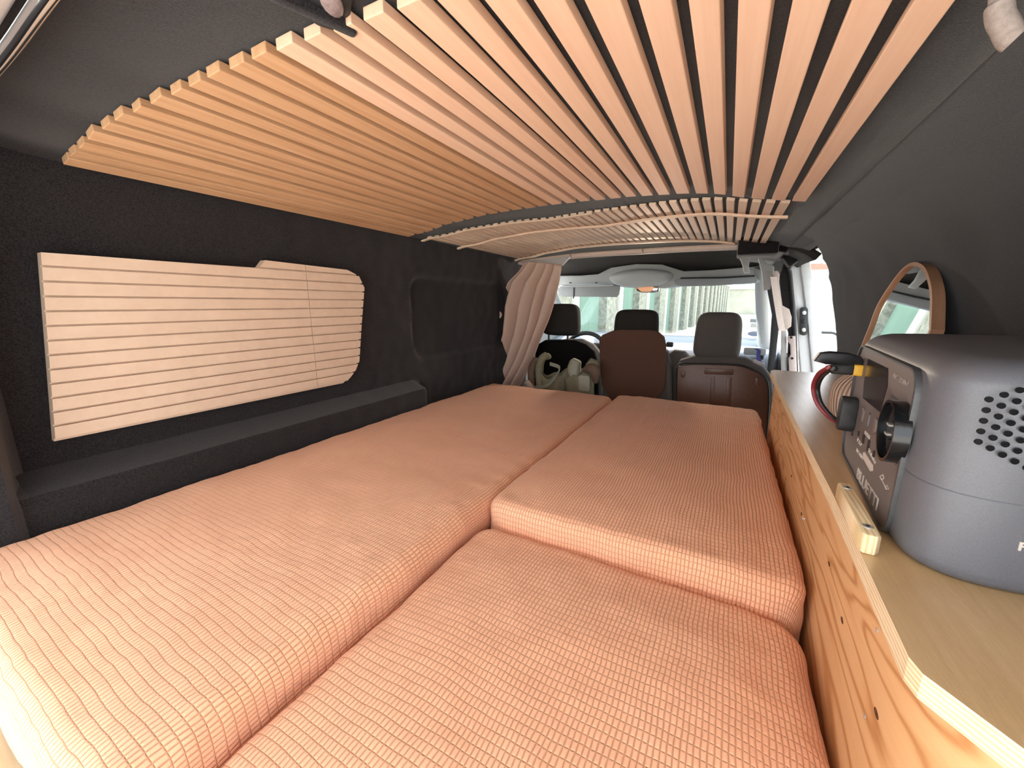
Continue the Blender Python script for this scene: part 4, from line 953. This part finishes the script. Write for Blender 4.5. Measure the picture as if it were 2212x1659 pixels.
# ------------------------------------------------------------ dome lamp in the rear roof, pull strap at the right
pd = atZ(716, 6, .305)
T = thing('dome_lamp', 'faceted clear interior lamp in the black roof near the tailgate', 'lamp', tuple(pd))
b2 = bmesh.new(); bmesh.ops.create_uvsphere(b2, u_segments=14, v_segments=8, radius=1)
bm = nb(); merge(bm, b2, Matrix.Translation(pd) @ Matrix.Rotation(R(-55), 4, 'Z') @ Matrix.Diagonal((.020, .011, .006, 1))); obj('lens', bm, M['lens'], T, smooth=False)
dU = Vector((.82, -.57, 0)).normalized(); dV = Vector((.57, .82, 0))
bm = nb(); prism(bm, rrect(0, 0, .10, .040, .012, 5), pd, dU, dV, (0, 0, -1), -.02, -.002, .003); obj('base', bm, M['rubber'], T)
bm = nb(); pa, pb = atZ(745, 62, .300), atZ(610, 0, .300); prism(bm, rrect(0, 0, (pa - pb).length * 1.4, .012, .004, 3), (pa + pb) / 2, (pa - pb).normalized(), (pa - pb).normalized().cross(Vector((0, 0, 1))), (0, 0, -1), -.01, .003, .002)
tag(obj('cable_cover', bm, M['felt_ledge']), 'raised dark strip on the rear roof beside the dome lamp', 'cable cover')
q1, q2 = atY(2160, 34, .34), atY(2182, 80, .34)
bm = nb(); tube(bm, spline([q1 + Vector((-.002, .0, .010)), q1, (q1 + q2) / 2, q2, q2 + Vector((.002, 0, -.002))], 6), [.0040] * 3 + [.0056] * 21 + [.0050], 12)
M['strap_cloth'] = plain_noise('taupe_webbing', (.20, .16, .14), (.27, .22, .195), 300, .9)
T = thing('pull_strap', 'short beige padded pull strap hanging at the upper right roof corner', 'pull strap', tuple(q1)); obj('strap', bm, M['strap_cloth'], T)

# ------------------------------------------------------------ OUTSIDE
ZG = -1.32
bm = nb(); box(bm, -60, 60, -40, 140, ZG - .2, ZG); struct(obj('ground', bm, M['ground'], smooth=False)); bpy.data.objects['ground'].name = 'floor.001'
# garage row: plane x = -3.19 + .055 y
rd = Vector((.055, 1, 0)).normalized(); rn = Vector((1, -.055, 0)).normalized(); RO = Vector((-3.19, 0, 0))
def rowP(y): return RO + Vector((.055 * y, y, 0))
def rowbox(bm, y0, y1, d0, d1, z0, z1):
    b2 = bmesh.new(); vs = []
    for z in (z0, z1):
        for (yy, d) in ((y0, d0), (y1, d0), (y1, d1), (y0, d1)): P = rowP(yy) + rn * d; vs.append(b2.verts.new((P.x, P.y, z)))
    for f in ((0, 1, 2, 3), (4, 5, 6, 7), (0, 1, 5, 4), (1, 2, 6, 5), (2, 3, 7, 6), (3, 0, 4, 7)): b2.faces.new([vs[k] for k in f])
    bmesh.ops.recalc_face_normals(b2, faces=b2.faces); merge(bm, b2)
T = thing('garage_row', 'long row of garages with green corrugated doors seen through the windscreen', 'garages', tuple(rowP(9)) [:2] + (ZG,))
bm = nb(); rowbox(bm, 4.0, 58, -5, -.35, ZG, 2.0); obj('wall', bm, M['pebble'], T, smooth=False)
bm = nb(); rowbox(bm, 4.0, 58.2, -5.1, .12, 1.98, 2.25); obj('roof_edge', bm, M['post'], T, smooth=False)
for i in range(-1, 16):
    y0 = 9.75 + 3.1 * i
    if y0 > 56: break
    if i >= 0 or True:
        bm = nb(); rowbox(bm, y0, y0 + .92, -.4, 0, ZG, 1.98); obj('pillar', bm, M['pebble'], T, smooth=False)
        bm = nb(); rowbox(bm, y0 + .92, y0 + 1.22, -.4, .04, ZG, 1.98); obj('post', bm, M['post'], T, smooth=False)
        bm = nb(); b2 = bmesh.new(); nr_ = 2 * 19; a_ = []
        for k in range(nr_ + 1):
            yy = y0 + 1.22 + (3.1 - 1.22) * k / nr_; P = rowP(yy) + rn * (-.22 + (.028 if k % 2 else -.0)); a_.append((b2.verts.new((P.x, P.y, ZG)), b2.verts.new((P.x, P.y, 1.98))))
        for p_, q_ in zip(a_, a_[1:]): b2.faces.new((p_[0], q_[0], q_[1], p_[1]))
        merge(bm, b2); o = obj('door', bm, M['corrug'], T, smooth=False); solid(o, .01, 0)
# end building and side building
T = thing('end_building', 'pale rendered building closing the far end of the yard', 'building', (4, 62, ZG))
bm = nb(); box(bm, -.6, 16, 60, 70, ZG, 1.9); obj('wall', bm, M['render_white'], T, smooth=False)
bm = nb(); box(bm, -.8, 16.2, 59.7, 70.2, 1.9, 2.25); obj('roof_edge', bm, M['post'], T, smooth=False)
T = thing('side_building', 'sunlit white garage block with a brown roof fascia beyond the side opening', 'building', (5, 22, ZG))
bm = nb(); box(bm, 3.0, 24, 26, 36, ZG, 1.45); obj('wall', bm, M['render_white'], T, smooth=False)
bm = nb(); box(bm, 2.9, 24.2, 25.8, 36.2, 1.75, 2.05); obj('fascia', bm, M['roof_brown'], T, smooth=False)
bm = nb(); box(bm, 2.95, 24.1, 25.9, 36, 1.45, 1.75); obj('eaves', bm, M['post'], T, smooth=False)
